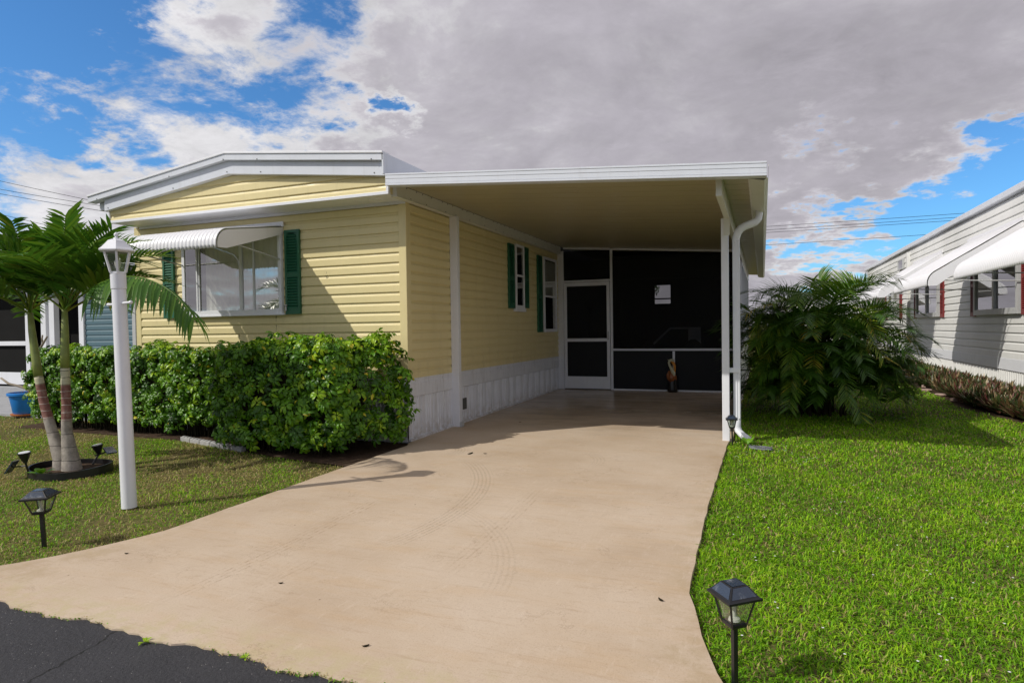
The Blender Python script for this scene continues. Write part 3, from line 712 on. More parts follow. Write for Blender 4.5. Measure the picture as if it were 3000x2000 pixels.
# ------------------------------------------------------------------ screened porch at the back of the carport
def build_porch():
    Y = 13.52
    P = empty('screened_porch', (-2.3, 16, 0), 'dark screened porch with white frames at the back of the carport', 'porch')
    m = MB()
    def zt(x): return zu(x) - .004
    for q in ((-4.225, -4.085, Y - .04, Y + .04, 0, 3.04), (-3.045, -2.995, Y - .03, Y + .03, 0, 3.03), (-.46, -.40, Y - .03, Y + .03, 0, 2.85)): MB().box(*q).build('frame_post', M_['white'], P, bevel=.003)
    m = MB()
    for xa, xb in ((-4.085, -3.045), (-2.995, -.46)):
        m.add([(xa, Y - .02, zt(xa) - .045), (xb, Y - .02, zt(xb) - .045), (xb, Y - .02, zt(xb)), (xa, Y - .02, zt(xa)), (xa, Y + .03, zt(xa) - .045), (xb, Y + .03, zt(xb) - .045), (xb, Y + .03, zt(xb)), (xa, Y + .03, zt(xa))],
              [(0, 1, 2, 3), (7, 6, 5, 4), (0, 4, 5, 1), (3, 2, 6, 7)])
        m.build('frame_rail', M_['white'], P, bevel=.002); m = MB()
    for q in ((-2.995, -.46, Y - .035, Y + .02, .845, .888), (-2.995, -.46, Y - .03, Y + .02, .0, .028), (-4.085, -3.045, Y - .028, Y + .02, 2.345, 2.385)): MB().box(*q).build('frame_rail', M_['white'], P, bevel=.002)
    m = MB(); m.box(-2.12, -2.075, Y - .022, Y + .01, .03, .845) if False else m.box(-1.745, -1.70, Y - .026, Y + .005, .03, .835)
    m.build('frame_stile', M_['white'], P)
    MB().box(-2.995, -.46, Y + .0, Y + .004, .889, 2.86).build('screen_panel', M_['screen'], P)
    MB().box(-4.085, -3.045, Y + .0, Y + .004, 2.386, 3.03).build('screen_panel', M_['screen'], P)
    MB().box(-2.995, -.46, Y - .004, Y + .004, .029, .843).build('kick_panel', M_['lower'], P)
    # the door
    D = MB(); xa, xb = -4.075, -3.055
    D.box(xa, xa + .065, Y - .05, Y - .012, .02, 2.335); D.box(xb - .065, xb, Y - .05, Y - .012, .02, 2.335)
    D.box(xa + .065, xb - .065, Y - .05, Y - .012, 2.255, 2.335); D.box(xa + .065, xb - .065, Y - .048, Y - .012, .02, .285); D.box(xa + .065, xb - .065, Y - .056, Y - .012, 1.045, 1.115)
    d = D.build('screen_door', M_['white'], P, bevel=.003)
    MB().box(xa + .06, xb - .06, Y - .030, Y - .026, 1.116, 2.256).build('screen', M_['screen'], d)
    MB().box(xa + .06, xb - .06, Y - .032, Y - .026, .284, 1.046).build('lower_screen', M_['lower'], d)
    MB().box(xb - .045, xb - .02, Y - .075, Y - .05, 1.08, 1.26).build('handle', M_['metal'], d, bevel=.005)
    # interior shell, its shade put into dark colours, and back wall with its window
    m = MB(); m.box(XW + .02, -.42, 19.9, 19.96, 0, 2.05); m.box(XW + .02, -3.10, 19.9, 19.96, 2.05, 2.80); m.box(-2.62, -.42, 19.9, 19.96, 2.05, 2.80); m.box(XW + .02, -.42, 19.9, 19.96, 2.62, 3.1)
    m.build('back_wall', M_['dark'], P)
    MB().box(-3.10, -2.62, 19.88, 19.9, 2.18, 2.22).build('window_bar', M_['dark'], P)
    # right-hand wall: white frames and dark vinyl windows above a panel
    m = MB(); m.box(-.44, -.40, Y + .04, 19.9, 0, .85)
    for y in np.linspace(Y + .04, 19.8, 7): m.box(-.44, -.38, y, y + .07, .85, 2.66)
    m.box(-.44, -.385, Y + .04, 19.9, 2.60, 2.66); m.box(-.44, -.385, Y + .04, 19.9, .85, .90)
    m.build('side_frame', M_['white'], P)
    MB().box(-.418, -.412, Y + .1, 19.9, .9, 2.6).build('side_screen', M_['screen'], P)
    MB().box(-.46, -.445, Y + .1, 19.8, 0, .86).build('inner_wall', M_['dark'], P)  # added dark lining; porch shade put into its colour
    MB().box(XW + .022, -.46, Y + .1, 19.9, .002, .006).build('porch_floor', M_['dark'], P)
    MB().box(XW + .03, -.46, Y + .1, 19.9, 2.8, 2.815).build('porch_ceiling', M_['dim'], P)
    MB().box(XW + .03, XW + .045, Y + .1, 19.9, 0, 3.0).build('porch_house_wall', M_['dim'], P)  # darker copy of the house siding, shade put into its colour
    # inside: steps with a railing, broom, two wicker chairs, candle holders
    s = empty('porch_steps', (-2.9, 17.6, 0), 'dim white steps and handrail inside the screened porch', 'steps')
    m = MB(); m.box(-4.15, -3.2, 16.6, 18.8, 0, .25); m.box(-4.15, -3.5, 16.6, 18.8, .25, .5); m.build('tread', M_['dim'], s)
    m = MB(); m.beam((-3.0, 16.6, .55), (-2.2, 16.6, 1.3), .05, .05); m.beam((-2.2, 16.6, 1.3), (-1.7, 16.6, 1.3), .05, .05)
    for i in range(7): x = -3.0 + i * .13; m.beam((x, 16.6, 0), (x, 16.6, .55 + (x + 3) * .93), .025, .025)
    m.box(-1.75, -1.45, 16.55, 16.65, .0, 1.32); m.build('railing', M_['white'], s)
    b = empty('broom', (-3.62, 13.75, 0), 'upside down garden rake leaning inside the porch door', 'rake')
    m = MB().tube([(-3.62, 13.78, .02), (-3.60, 13.95, 1.72)], .014, 8); m.build('pole', M_['dim'], b)
    m = MB()
    for k in range(-3, 4): m.tube([(-3.60, 13.95, 1.70), (-3.60 + k * .035, 13.95, 1.84), (-3.60 + k * .055, 13.93, 1.93)], .005, 5)
    m.build('tines', M_['dim'], b)
    for x, w, lb in ((-2.52, .17, 'small round backed wicker chair behind the screen near the door'), (-1.5, .26, 'wide round backed wicker chair behind the screen behind the pelican')):
        ch = empty('wicker_chair', (x, 15, 0), lb, 'chair')
        rows = []
        for i in range(9):
            z = .42 + .62 * i / 8; ww = w * math.sqrt(max(0.02, 1 - (i / 8) ** 3)); rows.append([(x + ww * math.cos(a), 15.2 - .12 * math.sin(a), z) for a in np.linspace(math.pi, 0, 11)])
        MB().grid(rows).build('backrest', M_['wicker'], ch, smooth='all', solid=.02)
        MB().box(x - w, x + w, 14.75, 15.2, .36, .44).build('seat', M_['wicker'], ch, bevel=.02)
        for sx in (-1, 1):
            for yy in (14.8, 15.15): MB().tube([(x + sx * w * .85, yy, .005), (x + sx * w * .85, yy, .37)], .018, 8).build('leg', M_['wicker'], ch)
build_porch()

# ------------------------------------------------------------------ pelican carving
def build_pelican():
    x, y, z = -1.74, 13.38, 0.0
    P = empty('pelican_statue', (x, y, z), 'tall carved wooden pelican with long orange bill standing by the dark screen', 'statue')
    MB().lathe([(0, 0), (.10, 0), (.105, .05), (.092, .20), (.085, .27)], (x, y, z), 20, sy=.9).build('base', M_['bird_dark'], P, smooth='all')
    m = MB().tube([(x + .01, y, .22), (x, y - .005, .30), (x - .015, y, .38), (x - .02, y, .44)], [.088, .095, .082, .04], 16, sq=.85); m.build('body', M_['bird_brown'], P, smooth='all')
    m = MB().tube([(x - .055, y - .06, .44), (x - .075, y - .075, .36), (x - .06, y - .07, .27), (x - .04, y - .05, .22)], [.01, .045, .04, .008], 10, sq=.4); m.build('wing', M_['bird_brown'], P, smooth='all')
    m = MB().tube([(x + .045, y - .05, .33), (x + .03, y - .045, .40), (x - .005, y - .035, .47), (x - .045, y - .02, .54), (x - .065, y - .01, .60), (x - .045, y - .005, .645), (x + .0, y - .01, .655), (x + .035, y - .02, .64)],
                  [.02, .045, .036, .026, .024, .030, .034, .022], 12, sq=.9); m.build('neck', M_['bird_white'], P, smooth='all')
    m = MB().tube([(x - .02, y - .045, .625), (x + .03, y - .055, .60), (x + .055, y - .06, .54), (x + .062, y - .06, .46), (x + .06, y - .055, .385)], [.012, .034, .030, .020, .006], 10, sq=.6); m.build('bill', M_['bird_orange'], P, smooth='all')
    for s in (-1, 1): MB().lathe([(0, -.007), (.006, -.003), (.007, 0), (.006, .003), (0, .007)], (x + .01, y - .01 + s * .032, .655), 8).build('eye', M_['bird_dark'], P)
    m = MB().tube([(x - .06, y, .63), (x - .09, y, .67)], [.012, .003], 6); m.build('crest', M_['bird_white'], P)
build_pelican()

# ------------------------------------------------------------------ white lamp post
def build_lamppost():
    b = Vector((-5.08, 3.846, zg(3.85) - .02)); t = Vector((-5.160, 3.86, 1.865))
    ax = (t - b).normalized()
    L = empty('lamp_post', b, 'white lamp post with six sided lantern and crossbar leaning left on the lawn', 'lamp post')
    MB().tube([b, b.lerp(t, .5), t], [.060, .058, .055], 28).build('post', M_['white'], L, smooth=True)
    p = t - ax * .06
    MB().tube([p - ax * .07, p - ax * .065, p + ax * .06], [.056, .0605, .0605], 28).build('collar', M_['white'], L, smooth=True)
    c = b.lerp(t, .872)
    m = MB().tube([c + Vector((-.175, .03, .0)), c + Vector((.175, -.03, .01))], .011, 12)
    for s in (-1, 1): m.lathe([(0, -.017), (.012, -.012), (.017, 0), (.012, .012), (0, .017)], c + Vector((.175 * s, -.03 * s, .005 + .005 * s)), 12)
    m.build('crossbar', M_['white'], L, smooth=True)
    top = t
    def P(r, z, a): return top + Vector((r * math.cos(a), r * math.sin(a), 0)) + ax * z
    H = R(20)
    ang = [H + k * math.pi / 3 for k in range(6)]
    m = MB(); rows = [[P(r, z, a) for a in ang + [ang[0]]] for r, z in ((.058, -.006), (.068, .006), (.068, .018), (.058, .022))]; m.grid(rows)
    rows = [[P(r, z, a) for a in ang + [ang[0]]] for r, z in ((.104, .186), (.112, .188), (.112, .202), (.10, .205))]; m.grid(rows)
    for a in ang: m.beam(P(.064, .018, a), P(.106, .19, a), .017, .013)
    m.build('lantern_frame', M_['white'], L)
    m = MB(); m.grid([[P(r, z, a) for a in ang + [ang[0]]] for r, z in ((.056, .02), (.098, .188))]); m.build('lantern_glass', M_['lglass'], L)
    m = MB().tube([P(0, .02, 0), P(0, .05, 0), P(0, .07, 0), P(0, .11, 0), P(0, .14, 0)], [.010, .012, .022, .026, .007], 12); m.build('bulb', M_['cup'], L, smooth='all')
    rows = [[P(r, z, a) for a in ang + [ang[0]]] for r, z in ((.08, .196), (.148, .196), (.150, .206), (.124, .228), (.092, .262), (.070, .288), (.040, .300), (.022, .304))]
    m = MB().grid(rows); m.build('lantern_roof', M_['white'], L)
    m = MB(); q = []
    for r, z in ((.024, .300), (.026, .31), (.011, .318), (.010, .326), (.018, .334), (.019, .344), (.010, .356), (.003, .362), (0.001, .364)): q.append([P(r, z, 2 * math.pi * k / 12) for k in range(13)])
    m.grid(q).build('finial', M_['white'], L, smooth='all')
build_lamppost()

# ------------------------------------------------------------------ solar path lights
def build_solar():
    L = empty('solar_path_light', (0, 0, 0), 'x', 'garden light', 'black solar path lights beside the drive')
    k = dict(local=True)
    MB().box(-.0125, .0125, -.0125, .0125, -.05, .245).build('stake', M_['black'], L, bevel=.002, **k)
    def sq(r, z): return [(-r, -r, z), (r, -r, z), (r, r, z), (-r, r, z)]
    def fr(m, prof):
        vs = [p for r, z in prof for p in sq(r, z)]; fs = []
        for i in range(len(prof) - 1):
            for j in range(4): fs.append((i * 4 + j, i * 4 + (j + 1) % 4, (i + 1) * 4 + (j + 1) % 4, (i + 1) * 4 + j))
        m.add(vs, fs)
    m = MB(); fr(m, [(.001, .236), (.040, .236), (.043, .242), (.043, .252), (.036, .256), (.001, .256)])
    for sx in (-1, 1):
        for sy in (-1, 1): m.beam((sx * .040, sy * .040, .245), (sx * .070, sy * .070, .362), .009, .009)
    m.build('lantern_frame', M_['black'], L, **k)
    m = MB(); fr(m, [(.037, .25), (.066, .36)]); m.build('lantern_glass', M_['lglass'], L, **k)
    m = MB(); fr(m, [(.001, .36), (.088, .36), (.094, .364), (.094, .373), (.084, .378), (.046, .418), (.044, .420), (.001, .420)]); m.build('cap', M_['black'], L, **k)
    m = MB()
    for q in range(4):
        a = q * math.pi / 2; ca, sa = math.cos(a), math.sin(a)
        pts = [(-.070, -.0815, .3825), (.070, -.0815, .3825), (.041, -.0495, .4170), (-.041, -.0495, .4170)]
        m.add([(x * ca - y * sa, x * sa + y * ca, z) for x, y, z in pts], [(0, 1, 2, 3)])
    m.add([(-.038, -.038, .4215), (.038, -.038, .4215), (.038, .038, .4215), (-.038, .038, .4215)], [(0, 1, 2, 3)])
    m.build('solar_panel', M_['panel'], L, **k)
    m = MB().lathe([(.0, .258), (.030, .258), (.026, .268), (.010, .275), (.009, .34), (0, .345)], (0, 0, 0), 16); m.build('bulb', M_['cup'], L, smooth=True, **k)
    return L
sp = build_solar()
spots = [(-.118, 2.80, 38, 1.0, 'black solar path light with dewy glass top nearest the camera on the right lawn'),
         (-4.78, 2.96, 30, 1.12, 'black solar path light on the left lawn in front of the palm ring'),
         (-.345, 8.02, 4, .80, 'small black solar path light standing against the carport post')]
for i, (x, y, a, s, lb) in enumerate(spots):
    o = sp if i == 0 else copy_tree(sp)
    o.location = (x, y, zg(y) - .0); o.rotation_euler = (R(2), R(-1.5), R(a)); o.scale = (s, s, s) if i else (1, 1, 1); o['label'] = lb
    o.scale = (.84, .84, .98) if i == 0 else ((.98, .98, .92) if i == 1 else (.72, .72, .82))

# ------------------------------------------------------------------ solar spot lights in the palm ring
def spotlight(head, foot, aim, pan_c, pan_n, label):
    L = empty('solar_spotlight', foot, label, 'spotlight', 'solar spotlights at the palm bases')
    head = Vector(head); foot = Vector(foot); aim = Vector(aim).normalized()
    MB().tube([foot, foot.lerp(head - aim * .10, .8), head - aim * .09], [.012, .010, .014], 8).build('stake', M_['black'], L, smooth=True)
    MB().tube([head - aim * .10, head - aim * .08, head - aim * .02, head, head + aim * .004], [.018, .028, .052, .058, .058], 20).build('head', M_['black'], L, smooth=True)
    MB().tube([head + aim * .005, head + aim * .010], [.050, .050], 20).build('lens', M_['cup'], L)
    pc = Vector(pan_c); pn = Vector(pan_n).normalized(); u = pn.cross(Vector((0, 0, 1))).normalized(); w = pn.cross(u)
    q = [pc + u * a + w * b for a, b in ((-.05, -.075), (.05, -.075), (.05, .075), (-.05, .075))]
    MB().prism(q, -pn * .014).build('solar_panel', M_['panel'], L)
    MB().tube([foot.lerp(head, .45), pc - pn * .014], .008, 6).build('bracket', M_['black'], L)
spotlight((-7.12, 4.24, .135), (-7.14, 4.30, -.12), (0.02, -.1, 1), (-7.30, 4.22, -.01), (-.75, -.35, .55), 'black solar spotlight left of the palm trunks with its panel tilted down')
spotlight((-7.00, 4.93, .10), (-6.98, 4.86, -.10), (-.1, -.12, 1), (-6.86, 4.98, .05), (.3, -.1, .95), 'black solar spotlight right of the palm trunks pointing up')

# ------------------------------------------------------------------ palm ring edging
def build_ring():
    c = Vector((-6.98, 4.62)); rx, ry = .44, .36
    o = None; m = MB(); rows = [[], [], [], []]
    for k in range(49):
        a = 2 * math.pi * k / 48; x = c.x + rx * math.cos(a); y = c.y + ry * math.sin(a); x2 = c.x + (rx - .02) * math.cos(a); y2 = c.y + (ry - .02) * math.sin(a)
        z = zg(y); h = .055 + .012 * math.sin(a * 2 + 1)
        rows[0].append((x, y, z - .05)); rows[1].append((x, y, z + h)); rows[2].append((x2, y2, z + h)); rows[3].append((x2, y2, z - .05))
    m.grid(rows); o = m.build('landscape_ring', M_['black'], smooth=True); tag(o, 'black plastic edging ring around the two palm trunks', 'edging')
    o = MB().lathe([(0, .012), (.28, .01), (.41, -.0), (.43, -.03)], (c.x, c.y, zg(4.62)), 32, sy=.8).build('soil_bed', M_['soil'], o)
build_ring()

# ------------------------------------------------------------------ foliage toolkit
def inst(tv, tf, Ms, pos):
    """tv (k,3), tf (f,n), Ms (N,3,3), pos (N,3)"""
    V = np.einsum('nij,kj->nki', Ms, tv) + pos[:, None, :]
    F = tf[None] + (np.arange(len(pos)) * len(tv))[:, None, None]
    return V.reshape(-1, 3), F.reshape(-1, tf.shape[1])
def rotm(z, spin):
    """matrices whose local z axis is z and which spin about it"""
    z = z / np.linalg.norm(z, axis=1, keepdims=True)
    h = np.where(np.abs(z[:, 2:3]) < .9, np.array([[0, 0, 1.]]), np.array([[1., 0, 0]]))
    x = np.cross(h, z); x /= np.linalg.norm(x, axis=1, keepdims=True); y = np.cross(z, x)
    c, s = np.cos(spin)[:, None], np.sin(spin)[:, None]
    x2 = x * c + y * s; y2 = -x * s + y * c
    return np.stack([x2, y2, z], axis=2)
def rosette(nl, L, wd, droop, seed):
    r = np.random.default_rng(seed); V = []; F = []
    for i in range(nl):
        a = 2 * math.pi * i / nl + r.normal(0, .12); l = L * r.uniform(.8, 1.1); dr = droop + r.normal(0, .15)
        d = np.array([math.cos(a), math.sin(a), 0]); s = np.array([-math.sin(a), math.cos(a), 0]); b = len(V)
        for t, w in ((.12, .05), (.45, .8), (.80, 1.0), (1.0, .15)):
            rr = l * t; z = .25 * l * math.sin(t * 2.2) - dr * l * t * t
            p = d * rr * math.cos(dr * .5) + np.array([0, 0, z])
            ww = wd * w; V += [p - s * ww + [0, 0, ww * .35], p - [0, 0, 0], p + s * ww + [0, 0, ww * .35]]
        for k in range(3):
            for j in range(2): F.append((b + k * 3 + j, b + k * 3 + j + 1, b + (k + 1) * 3 + j + 1, b + (k + 1) * 3 + j))
    return np.array(V), np.array(F)
ROS = [rosette(7, .075, .0155, .55, 1), rosette(6, .066, .014, .8, 2), rosette(8, .080, .015, .4, 3), rosette(5, .058, .014, .7, 4)]

def hedge(name, label, x0, x1, y0, y1, z0f, ztop, seed, dens=230, chamfer=0):
    r = np.random.default_rng(seed)
    H = empty(name, ((x0 + x1) / 2, (y0 + y1) / 2, zg(y0)), label, 'hedge', 'clipped hedges in front of the house')
    # lumpy leaf shell
    def surf(u, v, n):   # unit box faces
        pass
    P = []; Nn = []
    cx, cy, cz = (x0 + x1) / 2, (y0 + y1) / 2, (ztop + z0f) / 2; hx, hy, hz = (x1 - x0) / 2, (y1 - y0) / 2, (ztop - z0f) / 2
    faces = [((0, -1, 0), hx * hz), ((0, 0, 1), hx * hy), ((1, 0, 0), hy * hz), ((-1, 0, 0), hy * hz), ((0, 1, 0), hx * hz * .3)]
    for n, ar in faces:
        k = int(ar * 4 * dens); n = np.array(n, float)
        q = r.uniform(-1, 1, (k, 3)); ax = np.argmax(np.abs(n)); q[:, ax] = n[ax]
        P.append(q); Nn.append(np.repeat(n[None], k, 0))
    q = np.concatenate(P); nn = np.concatenate(Nn)
    # round the box: superellipsoid projection
    e = 7.0; rad = (np.abs(q) ** e).sum(1) ** (1 / e); qs = q / rad[:, None]
    g = np.sign(qs) * np.abs(qs) ** (e - 1) / np.array([hx, hy, hz]); g /= np.linalg.norm(g, axis=1, keepdims=True)
    pos = qs * np.array([hx, hy, hz]) + np.array([cx, cy, cz])
    def lump(p): return .035 * (np.sin(p[:, 0] * 5.1 + seed) * np.sin(p[:, 2] * 6.3 + 1 + seed) + np.sin(p[:, 1] * 7 + p[:, 0] * 3.3)) + .04 * np.sin(p[:, 0] * 13 + p[:, 2] * 11)
    depth = r.uniform(0, 1, len(pos)) ** 1.2 * .24
    pos = pos + g * (lump(pos) - depth)[:, None] + r.normal(0, .012, pos.shape)
    # undercut bottom: thin the lowest leaves
    keep = (pos[:, 2] > z0f + .04 + .13 * r.uniform(0, 1, len(pos))); pos = pos[keep]; g = g[keep]; depth = depth[keep]
    if chamfer:
        lim = np.interp(pos[:, 1], [y0, y1], [x1 - chamfer, x1]); xm = (x0 + x1) / 2; f = np.clip((pos[:, 0] - xm) / (x1 - xm), 0, None); pos[:, 0] -= f * (x1 - lim)
        g = g + np.stack([f * 0, -f * .35 * (g[:, 0] > .5), f * 0], 1)
    dirn = g * .75 + np.array([0, -.18, .45]) + r.normal(0, .42, g.shape)
    VV = []; FF = []; TT = []; b = 0
    var = r.integers(0, 4, len(pos)); sc = r.uniform(.85, 1.4, len(pos))
    patch = .5 + .5 * np.sin(pos[:, 0] * 3.1 + seed * 2) * np.sin(pos[:, 2] * 4 + 1.3)
    for k in range(4):
        s = var == k
        if not s.any(): continue
        Ms = rotm(dirn[s], r.uniform(0, 6.28, s.sum())) * sc[s][:, None, None]
        V, F = inst(ROS[k][0], ROS[k][1], Ms, pos[s])
        nv = len(ROS[k][0]); base = np.clip(.44 + .16 * patch[s] + r.normal(0, .20, s.sum()) + .14 * (pos[s][:, 2] > ztop - .12), .05, .93)  # top leaves toned lighter, sunlight put into their colour
        t = np.repeat(base, nv).reshape(s.sum(), nv // 12, 12) + r.normal(0, .05, (s.sum(), nv // 12, 1))
        yel = r.uniform(0, 1, (s.sum(), nv // 12, 1)) < .012; t = np.where(yel, .99, np.clip(t, 0, .93))
        VV.append(V); FF.append(F + b); TT.append(t.ravel()); b += len(V)
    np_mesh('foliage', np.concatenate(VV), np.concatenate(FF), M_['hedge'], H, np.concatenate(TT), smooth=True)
    # twigs, and a dark core standing in for the shade inside
    m = MB()
    for i in range(int(70 * (x1 - x0))):
        x = r.uniform(x0 + .25, x1 - .25 - chamfer); y = r.uniform(y0 + .25, y1 - .2); a = (x, y, zg(y) - .02)
        p1 = (x + r.normal(0, .04), y + r.normal(0, .06), z0f + hz * r.uniform(.5, 1.1)); p2 = (p1[0] + r.normal(0, .06), p1[1] + r.normal(0, .05), z0f + 2 * hz * r.uniform(.6, .85))
        m.tube([a, p1, p2], [.012, .008, .003], 5, cap=False)
    m.build('stems', M_['twig'], H, smooth='all')
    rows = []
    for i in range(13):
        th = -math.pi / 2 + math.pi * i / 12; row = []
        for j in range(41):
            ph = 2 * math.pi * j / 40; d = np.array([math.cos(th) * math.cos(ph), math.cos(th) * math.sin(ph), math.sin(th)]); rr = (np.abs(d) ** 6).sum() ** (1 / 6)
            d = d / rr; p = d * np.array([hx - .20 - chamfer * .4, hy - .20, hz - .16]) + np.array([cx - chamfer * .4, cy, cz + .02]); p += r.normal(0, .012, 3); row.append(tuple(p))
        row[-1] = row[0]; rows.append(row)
    MB().grid(rows).build('inner_shade_core', M_['twig'], H)
    return H
hedge('hedge', 'bright green clipped umbrella leaf hedge beside the drive', -6.38, -3.96, 5.86, 6.92, -.08, 1.25, 3, 235, .50)
hedge('hedge', 'longer clipped hedge behind the lamp post and palm trunks', -11.0, -6.95, 6.46, 7.02, -.03, 1.16, 8, 235)

# ------------------------------------------------------------------ palms
def frond_arrays(o, az, el, L, droop, nl, ll, lw, r, lift=.25, tone=.5, start=.22, ldroop=.5, tonevar=.12, yellow=0.0, vang=.6):
    """rachis curve bending down with gravity, leaflets both sides; returns V, F, tone and rachis points"""
    pts = []; p = np.array(o, float); n = 22; e = el
    d = None
    for i in range(n + 1):
        pts.append(p.copy()); t = i / n
        e = el - droop * (t ** 1.4)
        d = np.array([math.cos(az) * math.cos(e), math.sin(az) * math.cos(e), math.sin(e)]); p = p + d * L / n
    pts = np.array(pts)
    V = []; F = []; T = []
    side0 = np.array([-math.sin(az), math.cos(az), 0.0])
    roll = r.normal(0, .35); 
    for i in range(nl):
        t = start + (1 - start) * (i + .5) / nl; k = t * n; k0 = min(int(k), n - 1); q = pts[k0] * (1 - (k - k0)) + pts[k0 + 1] * (k - k0)
        tang = pts[k0 + 1] - pts[k0]; tang /= np.linalg.norm(tang); up = np.cross(tang, side0); 
        if up[2] < 0: up = -up
        prof = math.sin(min(1, (t - start) / (1 - start) * 1.15 + .22) * math.pi * .93) ** .6
        for s in (-1, 1):
            l = ll * (.35 + .65 * prof) * r.uniform(.88, 1.1); fwd = .35 + .75 * t + r.normal(0, .06)
            sd = side0 * s * math.cos(roll) + up * math.sin(roll) * s
            dirv = tang * fwd + sd * 1.0 + up * (lift + r.normal(0, .08)); dirv /= np.linalg.norm(dirv)
            w = lw * (.6 + .4 * prof); wn = np.cross(dirv, up); wn /= (np.linalg.norm(wn) + 1e-6); b = len(V); c = q.copy(); ld = ldroop * r.uniform(.6, 1.4)
            fold = np.cross(wn, dirv)
            dd = dirv.copy(); tt = tone + r.normal(0, tonevar); 
            if r.uniform() < yellow: tt = .97
            for j, (u_, ww) in enumerate(((0, .35), (.3, 1.0), (.65, .85), (1.0, .06))):
                V += [c - wn * w * ww + fold * w * ww * .35, c, c + wn * w * ww + fold * w * ww * .35]; T += [min(1, max(0, tt + (.12 * u_ if yellow else .05 * u_)))] * 3
                dd = dd + np.array([0, 0, -1]) * ld * .35; dd /= np.linalg.norm(dd); c = c + dd * l * (.3, .35, .35, 0)[j]
            for k2 in range(3):
                for j in range(2): F.append((b + k2 * 3 + j, b + k2 * 3 + j + 1, b + (k2 + 1) * 3 + j + 1, b + (k2 + 1) * 3 + j))
    # rachis as thin 4 sided tube
    b = len(V); R0 = lw * .55
    for i, q in enumerate(pts):
        tang = pts[min(i + 1, n)] - pts[max(i - 1, 0)]; tang /= np.linalg.norm(tang); up = np.cross(tang, side0); rr = R0 * (1 - .85 * i / n)
        for a in range(4): V.append(q + (side0 * math.cos(a * math.pi / 2) + up * math.sin(a * math.pi / 2)) * rr); T.append(min(1, tone + .3))
    for i in range(n):
        for a in range(4): F.append((b + i * 4 + a, b + i * 4 + (a + 1) % 4, b + (i + 1) * 4 + (a + 1) % 4, b + (i + 1) * 4 + a))
    return np.array(V), np.array(F), np.array(T)

def palm(label, path, radii, shaft, shaftr, fr, seed, special=None):
    r = np.random.default_rng(seed)
    Pm = empty('palm_tree', path[0], label, 'palm tree', 'two palms sharing one ring')
    # interpolate trunk
    pts = [Vector(p) for p in path]; fine = []; rad = []
    for i in range(len(pts) - 1):
        for k in range(8):
            t = k / 8; fine.append(pts[i].lerp(pts[i + 1], t)); rad.append(radii[i] * (1 - t) + radii[i + 1] * t + (.0018 if k % 2 else 0))
    fine.append(pts[-1]); rad.append(radii[-1])
    MB().tube(fine, rad, 20).build('trunk', M_['ptrunk'], Pm, smooth='all')
    MB().tube(shaft, shaftr, 16).build('crownshaft', M_['crownshaft'], Pm, smooth='all')
    top = np.array(shaft[-1])
    for az, el, L, dr, ll in fr:
        V, F, T = frond_arrays(top + np.array([0, 0, r.uniform(-.04, .03)]), R(az), R(el), L * .99, dr, 24, ll * 1.15, .0245, r, lift=r.uniform(.25, .6), tone=.60 + r.normal(0, .12), start=.22, ldroop=.30)
        np_mesh('frond', V, F, M_['palmleaf'], Pm, T, smooth=True)
    if special:
        V, F, T = frond_arrays(top, R(-6), R(26), 2.30, 1.32, 38, .50, .022, r, lift=-.15, tone=.48, start=.24, ldroop=1.5)
        np_mesh('frond', V, F, M_['palmleaf'], Pm, T, smooth=True)
zb = zg(4.6)
palm('ringed palm trunk on the left of the pair leaning left with arched fronds',
     [(-7.08, 4.60, zb - .03), (-7.10, 4.60, zb + .12), (-7.24, 4.60, .30), (-7.36, 4.60, .60), (-7.44, 4.60, .90)], [.098, .080, .052, .045, .042],
     [(-7.44, 4.60, .895), (-7.47, 4.60, 1.05), (-7.53, 4.60, 1.40), (-7.55, 4.60, 1.60)], [.045, .043, .035, .027],
     [(170, 62, 1.30, 1.5, .40), (120, 76, 1.35, 1.1, .42), (60, 70, 1.35, 1.3, .42), (-20, 58, 1.0, 1.9, .38), (-75, 60, 1.25, 1.7, .40), (-130, 66, 1.3, 1.5, .42), (200, 35, 1.25, 1.3, .38), (150, 30, 1.2, 1.3, .38),
      (-100, 32, 1.1, 1.5, .36), (95, 35, 1.2, 1.4, .36), (-160, 78, 1.15, .7, .40), (0, 84, .9, .5, .3), (-45, 80, 1.15, .9, .38)], 21)
palm('ringed palm trunk on the right of the pair with a long frond reaching the window',
     [(-6.93, 4.60, zb - .03), (-6.95, 4.60, zb + .12), (-7.00, 4.60, .30), (-6.995, 4.60, .60), (-7.0, 4.60, 1.0)], [.104, .082, .052, .045, .043],
     [(-7.0, 4.60, .995), (-6.995, 4.60, 1.15), (-6.985, 4.60, 1.42), (-6.98, 4.60, 1.62)], [.045, .043, .035, .027],
     [(8, 56, 1.22, 1.35, .36), (24, 42, 1.18, 1.2, .36), (38, 60, 1.22, 1.2, .38), (75, 72, 1.15, 1.1, .38), (120, 74, 1.15, 1.1, .38), (175, 66, 1.2, 1.3, .40), (-60, 62, 1.1, 1.5, .40), (-120, 66, 1.2, 1.4, .40),
      (-165, 40, 1.15, 1.5, .36), (60, 35, 1.2, 1.3, .36), (-30, 80, 1.1, .8, .38), (140, 84, 1.0, .4, .3), (5, 72, 1.12, 1.0, .38)], 22, True)

